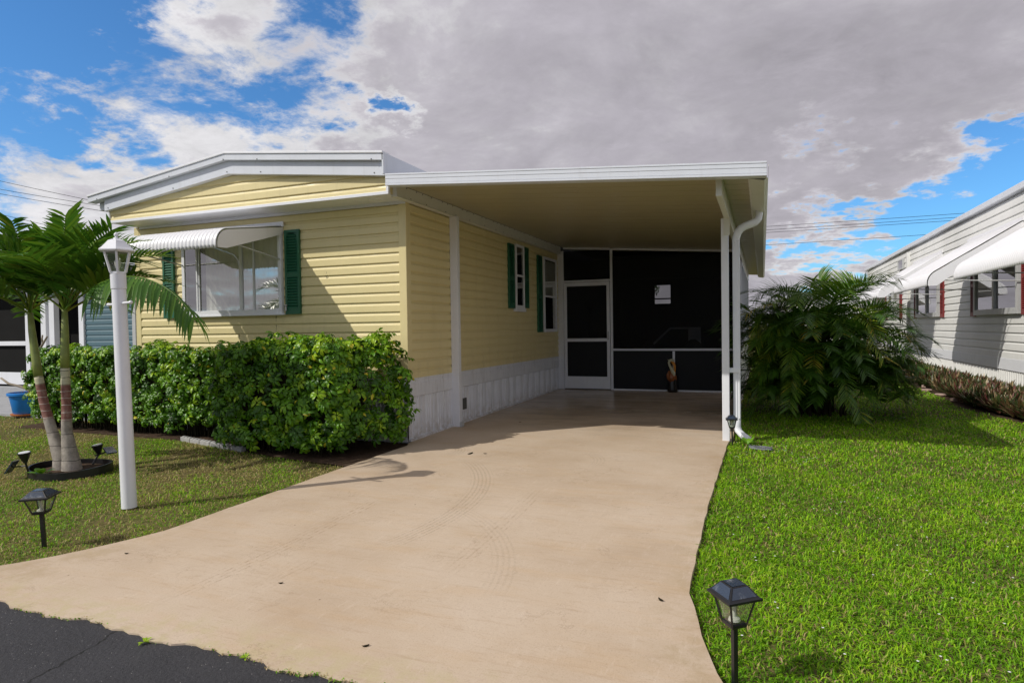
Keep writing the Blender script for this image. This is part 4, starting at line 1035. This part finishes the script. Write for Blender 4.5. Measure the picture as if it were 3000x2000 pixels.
def areca():
    r = np.random.default_rng(5)
    A = empty('areca_palm', (1.1, 11.0, zg(11) - .03), 'wide bushy clumping palm with drooping yellow green fronds by the carport', 'palm bush')
    cx, cy = .84, 11.0
    m = MB()
    for i in range(46):
        a = r.uniform(0, 6.28); q = r.uniform(0, .38); x, y = cx + q * math.cos(a), cy + q * math.sin(a)
        m.tube([(x, y, zg(11) - .05), (x + r.normal(0, .06), y + r.normal(0, .06), .6 + r.uniform(0, .5)), (x + r.normal(0, .12) + .2 * math.cos(a), y + .2 * math.sin(a), 1.1 + r.uniform(0, .4))], [.022, .016, .008], 6, cap=False)
    m.build('stems', M_['twig'], A, smooth='all')
    k = 0
    for tier, (n, z0, el, L, dr) in enumerate(((20, 1.50, 66, 1.0, 1.9), (24, 1.34, 46, 1.08, 2.1), (22, 1.10, 36, 1.18, 2.1), (20, .78, 28, 1.24, 2.0), (13, .45, 30, 1.24, 2.0))):
        for i in range(n):
            az = 2 * math.pi * (i + r.uniform(-.3, .3)) / n + tier; rr = r.uniform(.05, .50)
            o = (cx + rr * math.cos(az), cy + rr * math.sin(az), z0 + r.normal(0, .10))
            yl = .16 if (tier > 1 and r.uniform() < .22) else .0; tn = (.42, .50, .56, .56, .52)[tier] + r.normal(0, .12) + (.2 if yl > .1 else 0)
            V, F, T = frond_arrays(o, az, R(el + r.normal(0, 9)), L * r.uniform(.85, 1.12), dr * r.uniform(.8, 1.15), 27, .36, .0100, r, lift=r.uniform(.1, .4), tone=tn, start=.22, ldroop=.28, yellow=yl)
            V[:, 2] = np.maximum(V[:, 2], -.03)
            np_mesh('frond', V, F, M_['areca'], A, T, smooth=True); k += 1
    VV, FF, TT, b = [], [], [], 0
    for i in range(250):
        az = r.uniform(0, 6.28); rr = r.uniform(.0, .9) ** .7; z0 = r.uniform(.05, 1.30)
        V, F, T = frond_arrays((cx + rr * math.cos(az), cy + rr * math.sin(az), z0), az + r.normal(0, .5), R(r.uniform(25, 70)), r.uniform(.65, .95), r.uniform(1.2, 2.0), 22, .32, .0120, r, lift=.25, tone=.22, start=.2, ldroop=.3)  # inner fronds toned darker, the clump's inner shade put into colour
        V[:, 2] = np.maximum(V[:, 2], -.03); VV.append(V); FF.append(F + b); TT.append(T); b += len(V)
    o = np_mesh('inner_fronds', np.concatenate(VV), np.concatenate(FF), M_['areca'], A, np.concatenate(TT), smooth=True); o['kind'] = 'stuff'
areca()

# ------------------------------------------------------------------ lawn blades
def blades(name, label, regions, seed, dead=.08, mat='grass'):
    r = np.random.default_rng(seed); VV = []; FF = []; TT = []; b = 0
    for (x0, x1, y0, y1, dens, h, w, ok) in regions:
        n = int((x1 - x0) * (y1 - y0) * dens); x = r.uniform(x0, x1, n); y = r.uniform(y0, y1, n)
        k = ok(x, y, r); x = x[k]; y = y[k]; n = len(x)
        patch = .5 + .25 * np.sin(x * 2.3 + 1) * np.sin(y * 1.9) + .25 * np.sin(x * 5.3 + y * 3.7) + .15 * np.sin(x * 11 - y * 9)
        hh = h * r.uniform(.55, 1.25, n) * (.75 + .35 * patch); a = r.uniform(0, 2 * math.pi, n); lean = r.uniform(.4, 1.7, n)
        ww = w * r.uniform(.7, 1.3, n); fa = a + r.normal(0, .5, n) + math.pi / 2
        P0 = np.stack([x, y, zgn(y) - .038], 1); D = np.stack([np.cos(a), np.sin(a), np.zeros(n)], 1); Sd = np.stack([np.cos(fa), np.sin(fa), np.zeros(n)], 1)
        up = np.array([0, 0, 1.])
        c1 = P0 + up * (hh * .55)[:, None] + D * (hh * lean * .28)[:, None]; c2 = P0 + up * (hh * np.clip(1 - .38 * lean, .3, 1))[:, None] + D * (hh * lean * .85)[:, None]
        V = np.stack([P0 - Sd * ww[:, None] * .5, P0 + Sd * ww[:, None] * .5, c1 + Sd * ww[:, None] * .5, c1 - Sd * ww[:, None] * .5, c2 + Sd * ww[:, None] * .08, c2 - Sd * ww[:, None] * .08], 1)
        t = np.clip(.45 + .30 * (patch - .5) + r.normal(0, .20, n), 0, .82)
        dn = dead if not callable(dead) else dead(x, y); t = np.where(r.uniform(0, 1, n) < dn, r.uniform(.84, 1, n), t)
        F = np.array([[0, 1, 2, 3], [3, 2, 4, 5]])[None] + (np.arange(n) * 6)[:, None, None] + b
        VV.append(V.reshape(-1, 3)); FF.append(F.reshape(-1, 4)); TT.append(np.repeat(t, 6)); b += n * 6
    o = np_mesh(name, np.concatenate(VV), np.concatenate(FF), M_[mat], None, np.concatenate(TT))
    return tag(o, label, 'grass', kind='stuff')
def ok_right(x, y, r):
    _, e = drive_poly(y); return (x > e + .018 + r.normal(0, .014, len(x))) & (y > 2.32) & ~((x > bed_edge(y)) & (y > 9.5))
def bed_edge(y): return np.interp(y, [6, 9.5, 10.6, 12.4, 14.4, 16.1, 20], [4.3, 3.9, 3.35, 3.0, 3.08, 3.05, 3.1])
def hedge_bed(x): return np.interp(x, [-11.4, -11.2, -7.4, -5.2, -4.2], [9, 6.5, 6.40, 5.84, 5.70])
def ok_left(x, y, r):
    e, _ = drive_poly(y); ring = ((x + 6.98) / .43) ** 2 + ((y - 4.62) / .35) ** 2 > 1
    p = .5 + .5 * np.sin(x * 2.1 + 2) * np.sin(y * 2.6 + x) + .3 * np.sin(x * 7 + y * 5) * np.sin(y * 6)
    thin = r.uniform(0, 1, len(x)) > np.clip((p - .45) * 1.4, 0, .62)
    return thin & (x < e - .02 + r.normal(0, .012, len(x))) & (y > 2.33) & ring & (y < hedge_bed(x) + .03) & (y < 7.34)
def dead_left(x, y):
    p = .5 + .5 * np.sin(x * 1.7 + 2) * np.sin(y * 2.1 + x) + .3 * np.sin(x * 6 + y * 5)
    return np.clip(.20 + .55 * p + .25 * (y > 5.0) * (p > .45), .08, .92)
blades('lawn_grass', 'bright green mown grass on the lawn right of the drive', [
    (-.6, 2.3, 2.3, 4.4, 6500, .045, .0055, ok_right), (-.6, 4.2, 4.4, 7.0, 4200, .045, .0062, ok_right), (-.6, 4.4, 7.0, 11, 2200, .045, .0085, ok_right), (-.5, 4.3, 11, 17, 650, .052, .012, ok_right), (-.4, 4.3, 17, 30, 200, .055, .02, ok_right),
    (-.6, 2.6, 2.3, 6.5, 420, .030, .015, ok_right), (-.5, .2, 2.3, 8.2, 2200, .062, .0055, lambda x, y, r: ok_right(x, y, r) & (x < drive_poly(y)[1] + .10 + r.normal(0, .03, len(x))))], 31, .10)
blades('lawn_grass', 'thin patchy green and brown grass on the lawn left of the drive', [
    (-9, -3.9, 2.3, 4.6, 3600, .036, .0050, ok_left), (-10, -4, 4.6, 6.4, 2600, .034, .0062, ok_left), (-13, -10, 4.0, 7.34, 500, .045, .009, ok_left), (-12, -9, 2.4, 4.6, 500, .045, .009, ok_left)], 32, dead_left)

def flowers():
    r = np.random.default_rng(9); m = MB()
    for i in range(150):
        if i < 60: x, y = r.uniform(-.3, .6), r.uniform(7.0, 8.2)
        else: x, y = r.uniform(-.2, 2.2), r.uniform(2.4, 6.5)
        l, e = drive_poly(y)
        if x < e + .06: continue
        c = Vector((x, y, zg(y) + .012 + r.uniform(0, .015)))
        for k in range(5):
            a = k * 1.2566 + x * 9; d = Vector((math.cos(a), math.sin(a), .2)) * .007; s = Vector((-math.sin(a), math.cos(a), 0)) * .003
            m.add([c, c + d * .6 + s, c + d, c + d * .6 - s], [(0, 1, 2, 3)])
    o = m.build('lawn_flowers', M_['cup']); tag(o, 'tiny white flowers scattered in the right lawn', 'flowers', kind='stuff')
flowers()

# ------------------------------------------------------------------ purple ground cover along the neighbour
def strap_plants():
    r = np.random.default_rng(12); VV = []; FF = []; TT = []; b = 0; n = 0
    while n < 2600:
        y = r.uniform(8.5, 24); x = r.uniform(bed_edge(y) + .12, 4.22)
        if y > 14 and r.uniform() < .35: continue
        n += 1; h = r.uniform(.18, .34); nl = 11
        base = np.array([x, y, zg(y) - .03]); tone = np.clip(r.choice([.25, .45, .62, .8]) + r.normal(0, .1), 0, .93)
        for k in range(nl):
            a = r.uniform(0, 6.28); l = h * r.uniform(.75, 1.2); e = R(r.uniform(30, 80)); d = np.array([math.cos(a) * math.cos(e), math.sin(a) * math.cos(e), math.sin(e)]); s = np.array([-math.sin(a), math.cos(a), 0]); w = .021
            p = base + np.array([0, 0, .03]); q = p + d * l * .55; t = q + (d + np.array([0, 0, -.35])) * l * .5
            VV += [p - s * w * .6, p + s * w * .6, q + s * w, q - s * w, t + s * .002, t - s * .002]; FF += [(b, b + 1, b + 2, b + 3), (b + 3, b + 2, b + 4, b + 5)]
            tt = 1.0 if r.uniform() < .06 else tone + r.normal(0, .12); TT += [tt] * 6; b += 6
    o = np_mesh('purple_groundcover', np.array(VV), np.array(FF), M_['rhoeo'], None, TT); tag(o, 'dark green and purple strap leaved ground cover beside the white house', 'ground cover', kind='stuff')
    rows = []
    for y in np.linspace(8.2, 26, 40): rows.append([(bed_edge(y) + .06 * math.sin(y * 5), y, zg(y) - .030), (4.3, y, zg(y) - .030)])
    o = MB().grid(rows).build('garden_bed', M_['soil']); tag(o, 'brown mulch bed under the purple plants', 'garden bed', kind='structure')
strap_plants()
rows = [[(x, float(hedge_bed(x)) + .02, zg(6.3) - .028), (x, 7.08, zg(7) - .028)] for x in np.linspace(-11.2, -4.2, 30)]
o = MB().grid(rows).build('hedge_bed', M_['soil']); tag(o, 'dark brown soil under the two clipped hedges', 'garden bed', kind='structure')
def rock(name, c, s, mat, label, cat, group=None, seed=0, rz=0):
    bm = bmesh.new(); bmesh.ops.create_icosphere(bm, subdivisions=3, radius=1); r = np.random.default_rng(seed); ph = r.uniform(0, 6, 6)
    for v in bm.verts:
        p = v.co; k = 1 + .10 * math.sin(p.x * 4 + ph[0]) * math.sin(p.y * 3 + ph[1]) + .08 * math.sin(p.z * 6 + ph[2]) + .04 * math.sin(p.x * 11 + ph[3])
        q = Vector((max(-.8, min(.8, p.x)), max(-.8, min(.8, p.y)), max(-.75, min(.6, p.z)))) * k; v.co = Vector((q.x * s[0], q.y * s[1], q.z * s[2]))
    me = bpy.data.meshes.new(name); bm.to_mesh(me); bm.free(); me.materials.append(mat)
    o = bpy.data.objects.new(name, me); COL.objects.link(o); o.location = c; o.rotation_euler = (0, 0, rz); tag(o, label, cat, group); return o
rk = [((3.05, 14.9), 'largest pink grey stone on the lawn edge of the purple bed'), ((3.12, 14.0), 'pale stone next to the largest bed edge stone'), ((3.16, 13.2), 'small buff stone farther along the bed edge'), ((3.2, 15.8), 'stone at the far end of the bed edge near the palm')]
for i, ((x, y), lb) in enumerate(rk): rock('edging_stone', (x, y, zg(y)), (.10 - .012 * i, .12, .035), M_['terrastone'], lb, 'stone', 'stones edging the purple bed', i, i)
rock('stepping_stone', (-.03, 7.93, zg(7.9) - .012), (.15, .055, .030), M_['slate'], 'dark slate lying in the grass beside the downspout foot', 'stone', None, 9, R(-12))

# scalloped concrete edging before the hedges
ed = None
def edging():
    r = random.Random(4); x, y = -7.42, 6.43
    for i in range(6):
        w = .25; m = MB(); x1 = x + w * .97; y1 = y - .062
        c0 = Vector((x, y, zg(y))); c1 = Vector((x1, y1, zg(y1)))
        m.beam(c0 + Vector((0, 0, -.012)), c1 - (c1 - c0) * .05 + Vector((0, 0, -.012 + r.uniform(-.008, .008))), .07, .07)
        for k in range(3):
            q = c0.lerp(c1, (k + .5) / 3.1); m.lathe([(.030, .020), (.027, .030), (.014, .034), (0, .035)], q, 8)
        o = m.build('edging_block', M_['stone'], bevel=.006)
        tag(o, ('leftmost' if i == 0 else ('second', 'third', 'fourth', 'fifth', 'sixth', 'seventh', 'eighth', 'ninth')[i - 1]) + ' scalloped concrete edging block from the left under the hedge', 'edging block', 'concrete edging blocks under the hedges')
        o.rotation_euler = (0, 0, 0); x, y = x1, y1
edging()

# ------------------------------------------------------------------ blue pot with bare branches
def pot():
    c = (-12.33, 7.42, zg(7.4) + .0); K = .69
    P = empty('flower_pot', c, 'large blue glazed pot standing on the concrete beside the hedge', 'plant pot')
    MB().lathe([(.20, .03), (.215, .05), (.255, .29), (.258, .31), (.266, .32), (.266, .335), (.272, .35), (.298, .362), (.298, .40), (.28, .41), (.265, .40), (.255, .34)], c, 40).build('pot_body', M_['pot'], P, smooth=True)
    MB().lathe([(0, .0), (.235, .0), (.25, .015), (.25, .035), (.215, .032), (0, .032)], c, 32).build('saucer', M_['terracotta'], P, smooth=True)
    MB().lathe([(0, .345), (.25, .345), (.263, .36), (.264, .395)], c, 32).build('potting_soil', M_['terracotta'], P)
    z = c[2]; B = empty('bare_shrub', (c[0] + .12, c[1], z + .37), 'leafless grey crooked branches growing from the blue pot', 'plant')
    x, y = c[0] + .05, c[1]
    m = MB().tube([(x + .06, y, z + .36), (x - .03, y, z + .47), (x - .20, y - .05, z + .52), (x - .42, y - .08, z + .56), (x - .60, y - .1, z + .66)], [.026, .024, .022, .020, .016], 8, cap=True)
    m.tube([(x - .02, y, z + .45), (x - .10, y + .02, z + .55), (x - .10, y + .02, z + .66), (x + .06, y + .02, z + .80), (x + .13, y + .02, z + 1.0), (x + .27, y, z + 1.12), (x + .42, y, z + 1.27), (x + .54, y, z + 1.40)], [.024, .024, .022, .021, .020, .020, .018, .015], 8)
    m.tube([(x + .42, y, z + 1.27), (x + .40, y, z + 1.36), (x + .42, y, z + 1.43)], [.016, .014, .012], 7)
    m.build('branches', M_['bark'], B, smooth='all')
pot()

# ------------------------------------------------------------------ weeds, leaves
def weed(name, c, n, l, label, mat='hedge', tone=.7, up=.6, w=.28, cat='weed', group=None):
    r = np.random.default_rng(int(abs(c[0]) * 100)); V = []; F = []; b = 0
    for k in range(n):
        a = r.uniform(0, 6.28); ll = l * r.uniform(.6, 1.2); e = up * r.uniform(.5, 1.3); d = np.array([math.cos(a) * math.cos(e), math.sin(a) * math.cos(e), math.sin(e)]); s = np.array([-math.sin(a), math.cos(a), 0]); p = np.array(c) + d * ll * .15
        for t, ww in ((0, .15), (.5, 1), (.8, .7), (1, .05)):
            q = p + d * ll * t - np.array([0, 0, .25 * ll * t * t]); V += [q - s * w * ll * ww * .5, q + s * w * ll * ww * .5]
        for j in range(3): F.append((b + 2 * j, b + 2 * j + 1, b + 2 * j + 3, b + 2 * j + 2))
        b += 8
    o = np_mesh(name, V, F, M_[mat], None, np.full(len(V), tone)); tag(o, label, cat, group); return o
weed('weed', (-.17, 7.98, zg(8)), 16, .11, 'leafy green weed at the foot of the downspout', w=.5, up=.9)
weed('weed', (-6.98, 4.33, zg(4.35) + .02), 12, .12, 'small leafy seedling in the soil in front of the palm trunks', w=.7, tone=.6)
weed('weed', (-2.80, road_edge(-2.8) - .01, -.145), 22, .035, 'largest tuft of weed in the joint between road and drive', tone=.93, mat='hedge', w=.3)
weed('weed', (-2.22, road_edge(-2.22) - .01, -.145), 12, .026, 'small weed farther right in the road joint', tone=.9, w=.3)
def litter():
    r = random.Random(3)
    sp_ = [(-3.15, 6.62, .055, 'largest dark leaf lying on the drive in the hedge shadow'), (-2.98, 6.66, .022, 'small leaf beside the largest dark leaf on the drive'), (-.52, 3.45, .022, 'brown leaf on the drive near the kink in its right edge'),
           (-2.65, 2.95, .014, 'dark speck of leaf low on the drive above the road weed'), (-1.75, 2.5, .018, 'round brown leaf near the bottom of the drive'), (-4.0, 3.0, .014, 'tiny leaf on the left flare of the drive'), (-3.4, 8.9, .02, 'small dark leaf on the shaded carport floor')]
    for x, y, s, lb in sp_:
        a = r.uniform(0, 6.28); m = MB(); pts = []
        for k in range(8):
            t = k / 8 * 2 * math.pi; px, py = math.cos(t) * s, math.sin(t) * s * .38 * (1 + .2 * math.cos(3 * t)); pts.append((x + px * math.cos(a) - py * math.sin(a), y + px * math.sin(a) + py * math.cos(a), zg(y) + .004 + .004 * math.cos(2 * t)))
        m.prism(pts, (0, 0, .002)); o = m.build('fallen_leaf', M_['twig']); tag(o, lb, 'leaf', 'fallen leaves on the drive')
litter()
def joint_moss():
    r = np.random.default_rng(44); VV = []; FF = []; TT = []; b = 0
    for i in range(1500):
        x = r.uniform(-4.5, -1.1); k = .5 + .5 * math.sin(x * 5) + .4 * math.sin(x * 13)
        if x < -2.0 and r.uniform() > .35 * k: continue
        y = road_edge(x) + r.normal(-.002, .007); c = np.array([x, y, -.146]); a = r.uniform(0, 6.28); d = np.array([math.cos(a), math.sin(a), 1.2]) * r.uniform(.003, .009); s = np.array([-math.sin(a), math.cos(a), 0]) * .003
        VV += [c - s, c + s, c + d + s, c + d - s]; FF.append((b, b + 1, b + 2, b + 3)); TT.append(r.choice([.1, .5, .95, 1.0])); b += 4
    o = np_mesh('joint_moss', VV, FF, M_['grass'], None, np.repeat(TT, 4)); tag(o, 'thin line of moss and debris in the joint between road and drive', 'moss', kind='stuff')
joint_moss()

# ------------------------------------------------------------------ right-hand white neighbour
def build_right():
    XR = 4.3; Y0, Y1 = 8.0, 31.6
    H = empty('neighbour_house', (7, 20, 0), 'long white mobile home with red shutters and white awnings along the right lawn', 'house')
    m = MB(); siding(m, (XR, Y0), (0, 1), (-1, 0), .66, 3.62, zrow(0, Y1 - Y0), step=.165, lip=.027); m.build('side_wall', M_['nwhite'], H)
    MB().box(XR + .03, 8.6, Y0, Y1, .0, 3.66).build('wall_core', M_['nwhite'], H)
    MB().box(XR - .03, XR + .03, Y1 - .09, Y1 + .02, .0, 3.66).build('corner_trim', M_['white'], H)
    m = MB(); m.box(XR - .10, 8.8, Y0 - .1, Y1 + .35, 3.66, 3.78); m.build('roof', M_['roofwhite'], H, bevel=.01)
    MB().box(XR - .035, XR + .03, Y0, Y1, .44, .66).build('skirting_band', M_['white'], H, bevel=.004)
    top, bot = [], []; y = Y0
    while y < Y1:
        for dy, d in ((0, 0), (.07, 0), (.08, .016), (.10, .016), (.11, 0)): top.append((XR - .004 - d, y + dy, .45)); bot.append((XR - .004 - d, y + dy, -.08))
        y += .115
    MB().grid([top, bot]).build('skirting_panel', M_['nwhite'], H)
    MB().box(XR - .10, XR - .012, 23.0, 23.16, .0, 3.55).build('downspout', M_['nwhite'], H, bevel=.01)
    u = (0, -1, 0); n = (-1, 0, 0)
    for ya, yb, z0, h, sash in ((16.32, 13.8, 1.49, 1.35, .5), (21.86, 19.35, 1.50, 1.35, .5), (26.6, 24.6, 1.55, 1.3, .5), (11.4, 9.3, 1.49, 1.35, .5)):
        w = ya - yb
        window(H, (XR - .030, ya, z0), u, n, w, h, M_['metal'], [(w * sash, .10)], curtain=(w * .55, w - .1) if ya > 20 else None, fw=.09, depth=.07)
    for y, z0 in ((16.55, 1.47), (13.60, 1.47), (22.15, 1.48), (19.12, 1.48), (26.95, 1.5), (24.35, 1.5), (9.1, 1.47), (11.65, 1.47)):
        shutter(H, (XR - .02, y, z0), u, n, .30, 1.45, M_['red'])
    window(H, (XR - .030, 24.65, 3.10), u, n, .8, .34, M_['metal'], [], fw=.04)
    for ya, yb, lab in ((16.95, 13.75, None), (12.0, 8.9, None), (22.45, 19.15, None), (29.8, 26.9, None)):
        aw = awning(H, (XR - .02, ya, 3.12), (XR - .02, yb, 3.12), n, 1.34, .84, .15, M_['awning'], rib=.075, armz=-1.05)
    return H
build_right()

# ------------------------------------------------------------------ left-hand neighbour
def build_left():
    H = empty('neighbour_house', (-16, 12, -.05), 'low white roofed house with dark screens and blue siding behind the palms on the left', 'house')
    Y = 9.5
    MB().box(-25, -11.4, 9.0, 18, 2.74, 2.90).build('roof', M_['roofwhite'], H, bevel=.01)
    MB().box(-25.05, -11.35, 8.93, 9.0, 2.70, 2.95).build('fascia', M_['roofwhite'], H, bevel=.004)
    MB().box(-25.05, -11.35, 8.95, 9.05, 2.952, 2.975).build('gravel_stop', M_['dim'], H)
    m = MB(); siding(m, (-13.75, Y), (1, 0), (0, -1), 0.0, 2.72, zrow(0, 1.55), step=.115, lip=.014); siding(m, (-12.2, Y + 1.6), (1, 0), (0, -1), 0, 2.72, zrow(0, 4), step=.115, lip=.014)
    m.build('blue_wall', M_['nblue'], H)
    MB().box(-13.9, -13.75, Y - .05, Y + .05, -.05, 2.72).build('column', M_['white'], H, bevel=.005)
    MB().box(-12.26, -12.16, Y - .05, Y + .05, -.05, 2.72).build('column', M_['metal'], H, bevel=.005)
    for x in (-15.08, -14.80): MB().box(x, x + .17, Y - .10, Y + .02, -.05, 2.72).build('column', M_['white'], H, bevel=.005)
    MB().box(-24, -12.2, Y + 1.6, Y + 1.7, -.05, 2.72).build('inner_wall', M_['dark'], H)
    MB().box(-24, -15.6, Y + .03, Y + .04, .0, 2.7).build('screen', M_['dark'], H)
    MB().box(-15.5, -13.9, Y + .5, Y + .52, .4, 2.7).build('screen', M_['dark'], H)
    MB().box(-15.5, -13.9, Y + .4, Y + .5, -.05, .55).build('panel', M_['nblue'], H)
    m = MB(); m.box(-15.95, -15.62, Y - .04, Y + .02, .02, 2.45) if False else None
    m = MB(); m.box(-15.72, -15.58, Y - .04, Y + .02, .02, 2.7); m.box(-18.5, -15.72, Y - .04, Y + .02, 2.36, 2.46); m.box(-18.5, -15.72, Y - .04, Y + .02, 1.12, 1.22); m.box(-18.5, -15.72, Y - .04, Y + .02, .22, .50); m.box(-17.9, -17.8, Y - .04, Y + .02, .2, 2.4)
    m.build('door_frame', M_['white'], H, bevel=.004)
    MB().box(-24, -15.5, Y - .15, Y + .1, -.06, .17).build('step', M_['gravel'], H, bevel=.01)
    return H
build_left()

# ------------------------------------------------------------------ far things
def simple_home(x0, x1, y0, y1, h, label, ph=.5, name='distant_house'):
    H = empty(name, ((x0 + x1) / 2, (y0 + y1) / 2, 0), label, 'house')
    MB().box(x0, x1, y0, y1, 0, h).build('wall', M_['nwhite'], H)
    xm = (x0 + x1) / 2
    MB().prism([(x0 - .3, y0 - .3, h), (x1 + .3, y0 - .3, h), (x1 + .3, y0 - .3, h + .12), (xm, y0 - .3, h + ph), (x0 - .3, y0 - .3, h + .12)], (0, y1 - y0 + .6, 0)).build('roof', M_['roofwhite'], H)
    yy = y0 if y0 > 0 else y1
    s = -1 if y0 > 0 else 1
    for x in (x0 + .25 * (x1 - x0), x0 + .7 * (x1 - x0)):
        f = MB().box(x - .6, x + .6, min(yy, yy + s * .04), max(yy, yy + s * .04), 1.2, 2.3).build('window', M_['metal'], H)
        MB().box(x - .54, x + .54, min(yy + s * .04, yy + s * .05), max(yy + s * .04, yy + s * .05), 1.26, 2.24).build('pane', M_['glass'], f)
    return H
simple_home(1.2, 9, 42, 48, 2.9, 'white house across the back street seen beyond the clumping palm')
simple_home(-20, -11.5, 34, 42, 3.2, 'white sided house seen through the window at the back of the porch')
simple_home(-20, -8, -24, -16, 2.9, 'low pitched white house across the road reflected in the front window', .8)
simple_home(-2, 10, -24, -16, 2.9, 'white house across the road opposite the lawn with the clumping palm', .8)

def leafy_tree(loc, h, rad, label, seed, n=1600):
    r = np.random.default_rng(seed); T = empty('tree', loc, label, 'tree'); x, y, z = loc
    m = MB().tube([(x, y, z - .1), (x + .1, y, z + h * .3), (x, y, z + h * .6)], [.16, .12, .06], 10)
    for k in range(6): a = k * 1.05; m.tube([(x, y, z + h * .4), (x + rad * .5 * math.cos(a), y + rad * .5 * math.sin(a), z + h * .7)], [.06, .02], 6)
    m.build('trunk', M_['bark'], T, smooth='all')
    cl = r.normal(0, 1, (14, 3)); cl /= np.linalg.norm(cl, axis=1, keepdims=True); cl *= r.uniform(.3, .8, (14, 1)) * rad; cl[:, 2] *= .7
    ci = r.integers(0, 14, n); d = r.normal(0, 1, (n, 3)); d /= np.linalg.norm(d, axis=1, keepdims=True)
    pos = cl[ci] + d * rad * .38 * r.uniform(.4, 1, (n, 1)) + np.array([x, y, z + h * .72])
    Ms = rotm(d + r.normal(0, .5, (n, 3)), r.uniform(0, 6.28, n)) * r.uniform(2.5, 4.5, n)[:, None, None]
    V, F = inst(ROS[3][0], ROS[3][1], Ms, pos); np_mesh('crown', V, F, M_['hedge'], T, np.repeat(np.clip(r.normal(.35, .12, n), 0, .9), len(ROS[3][0])), smooth=True)
leafy_tree((-7.4, 38, 0), 5.2, 1.9, 'round green tree seen through the window at the back of the porch', 71)

# overhead wires
def wire(pts, r, label):
    o = MB().tube(pts, r, 5, cap=False).build('power_line', M_['dark']); tag(o, label, 'wire', 'overhead wires')
def cat(a, b, sag, n=16):
    a = Vector(a); b = Vector(b); return [a.lerp(b, i / n) - Vector((0, 0, sag * 4 * (i / n) * (1 - i / n))) for i in range(n + 1)]
wire(cat((-100, 45, 23.9), (-50, 45, 12.0), .3), .024, 'highest thin wire against the cloud at far left')
wire(cat((-100, 45, 22.2), (-50, 45, 12.1), .3), .024, 'upper of the close pair of wires at far left')
wire(cat((-100, 45.0, 21.7), (-50, 45, 11.6), .3), .024, 'lower of the close pair of wires at far left')
wire(cat((-100, 45, 20.0), (-50, 45, 8.6), .3), .024, 'lowest wire passing behind the palm fronds at far left')
wire(cat((-8, 45, 7.85), (26, 45, 7.95), .12), .013, 'upper of the three close wires right of the carport')
wire(cat((-8, 45, 7.62), (26, 45, 7.75), .12), .013, 'middle of the three close wires right of the carport')
wire(cat((-8, 45, 7.45), (26, 45, 7.58), .12), .013, 'lower of the three close wires right of the carport')
wire(cat((-8, 45, 6.60), (26, 45, 7.0), .15), .013, 'single wire below the three wires right of the carport')
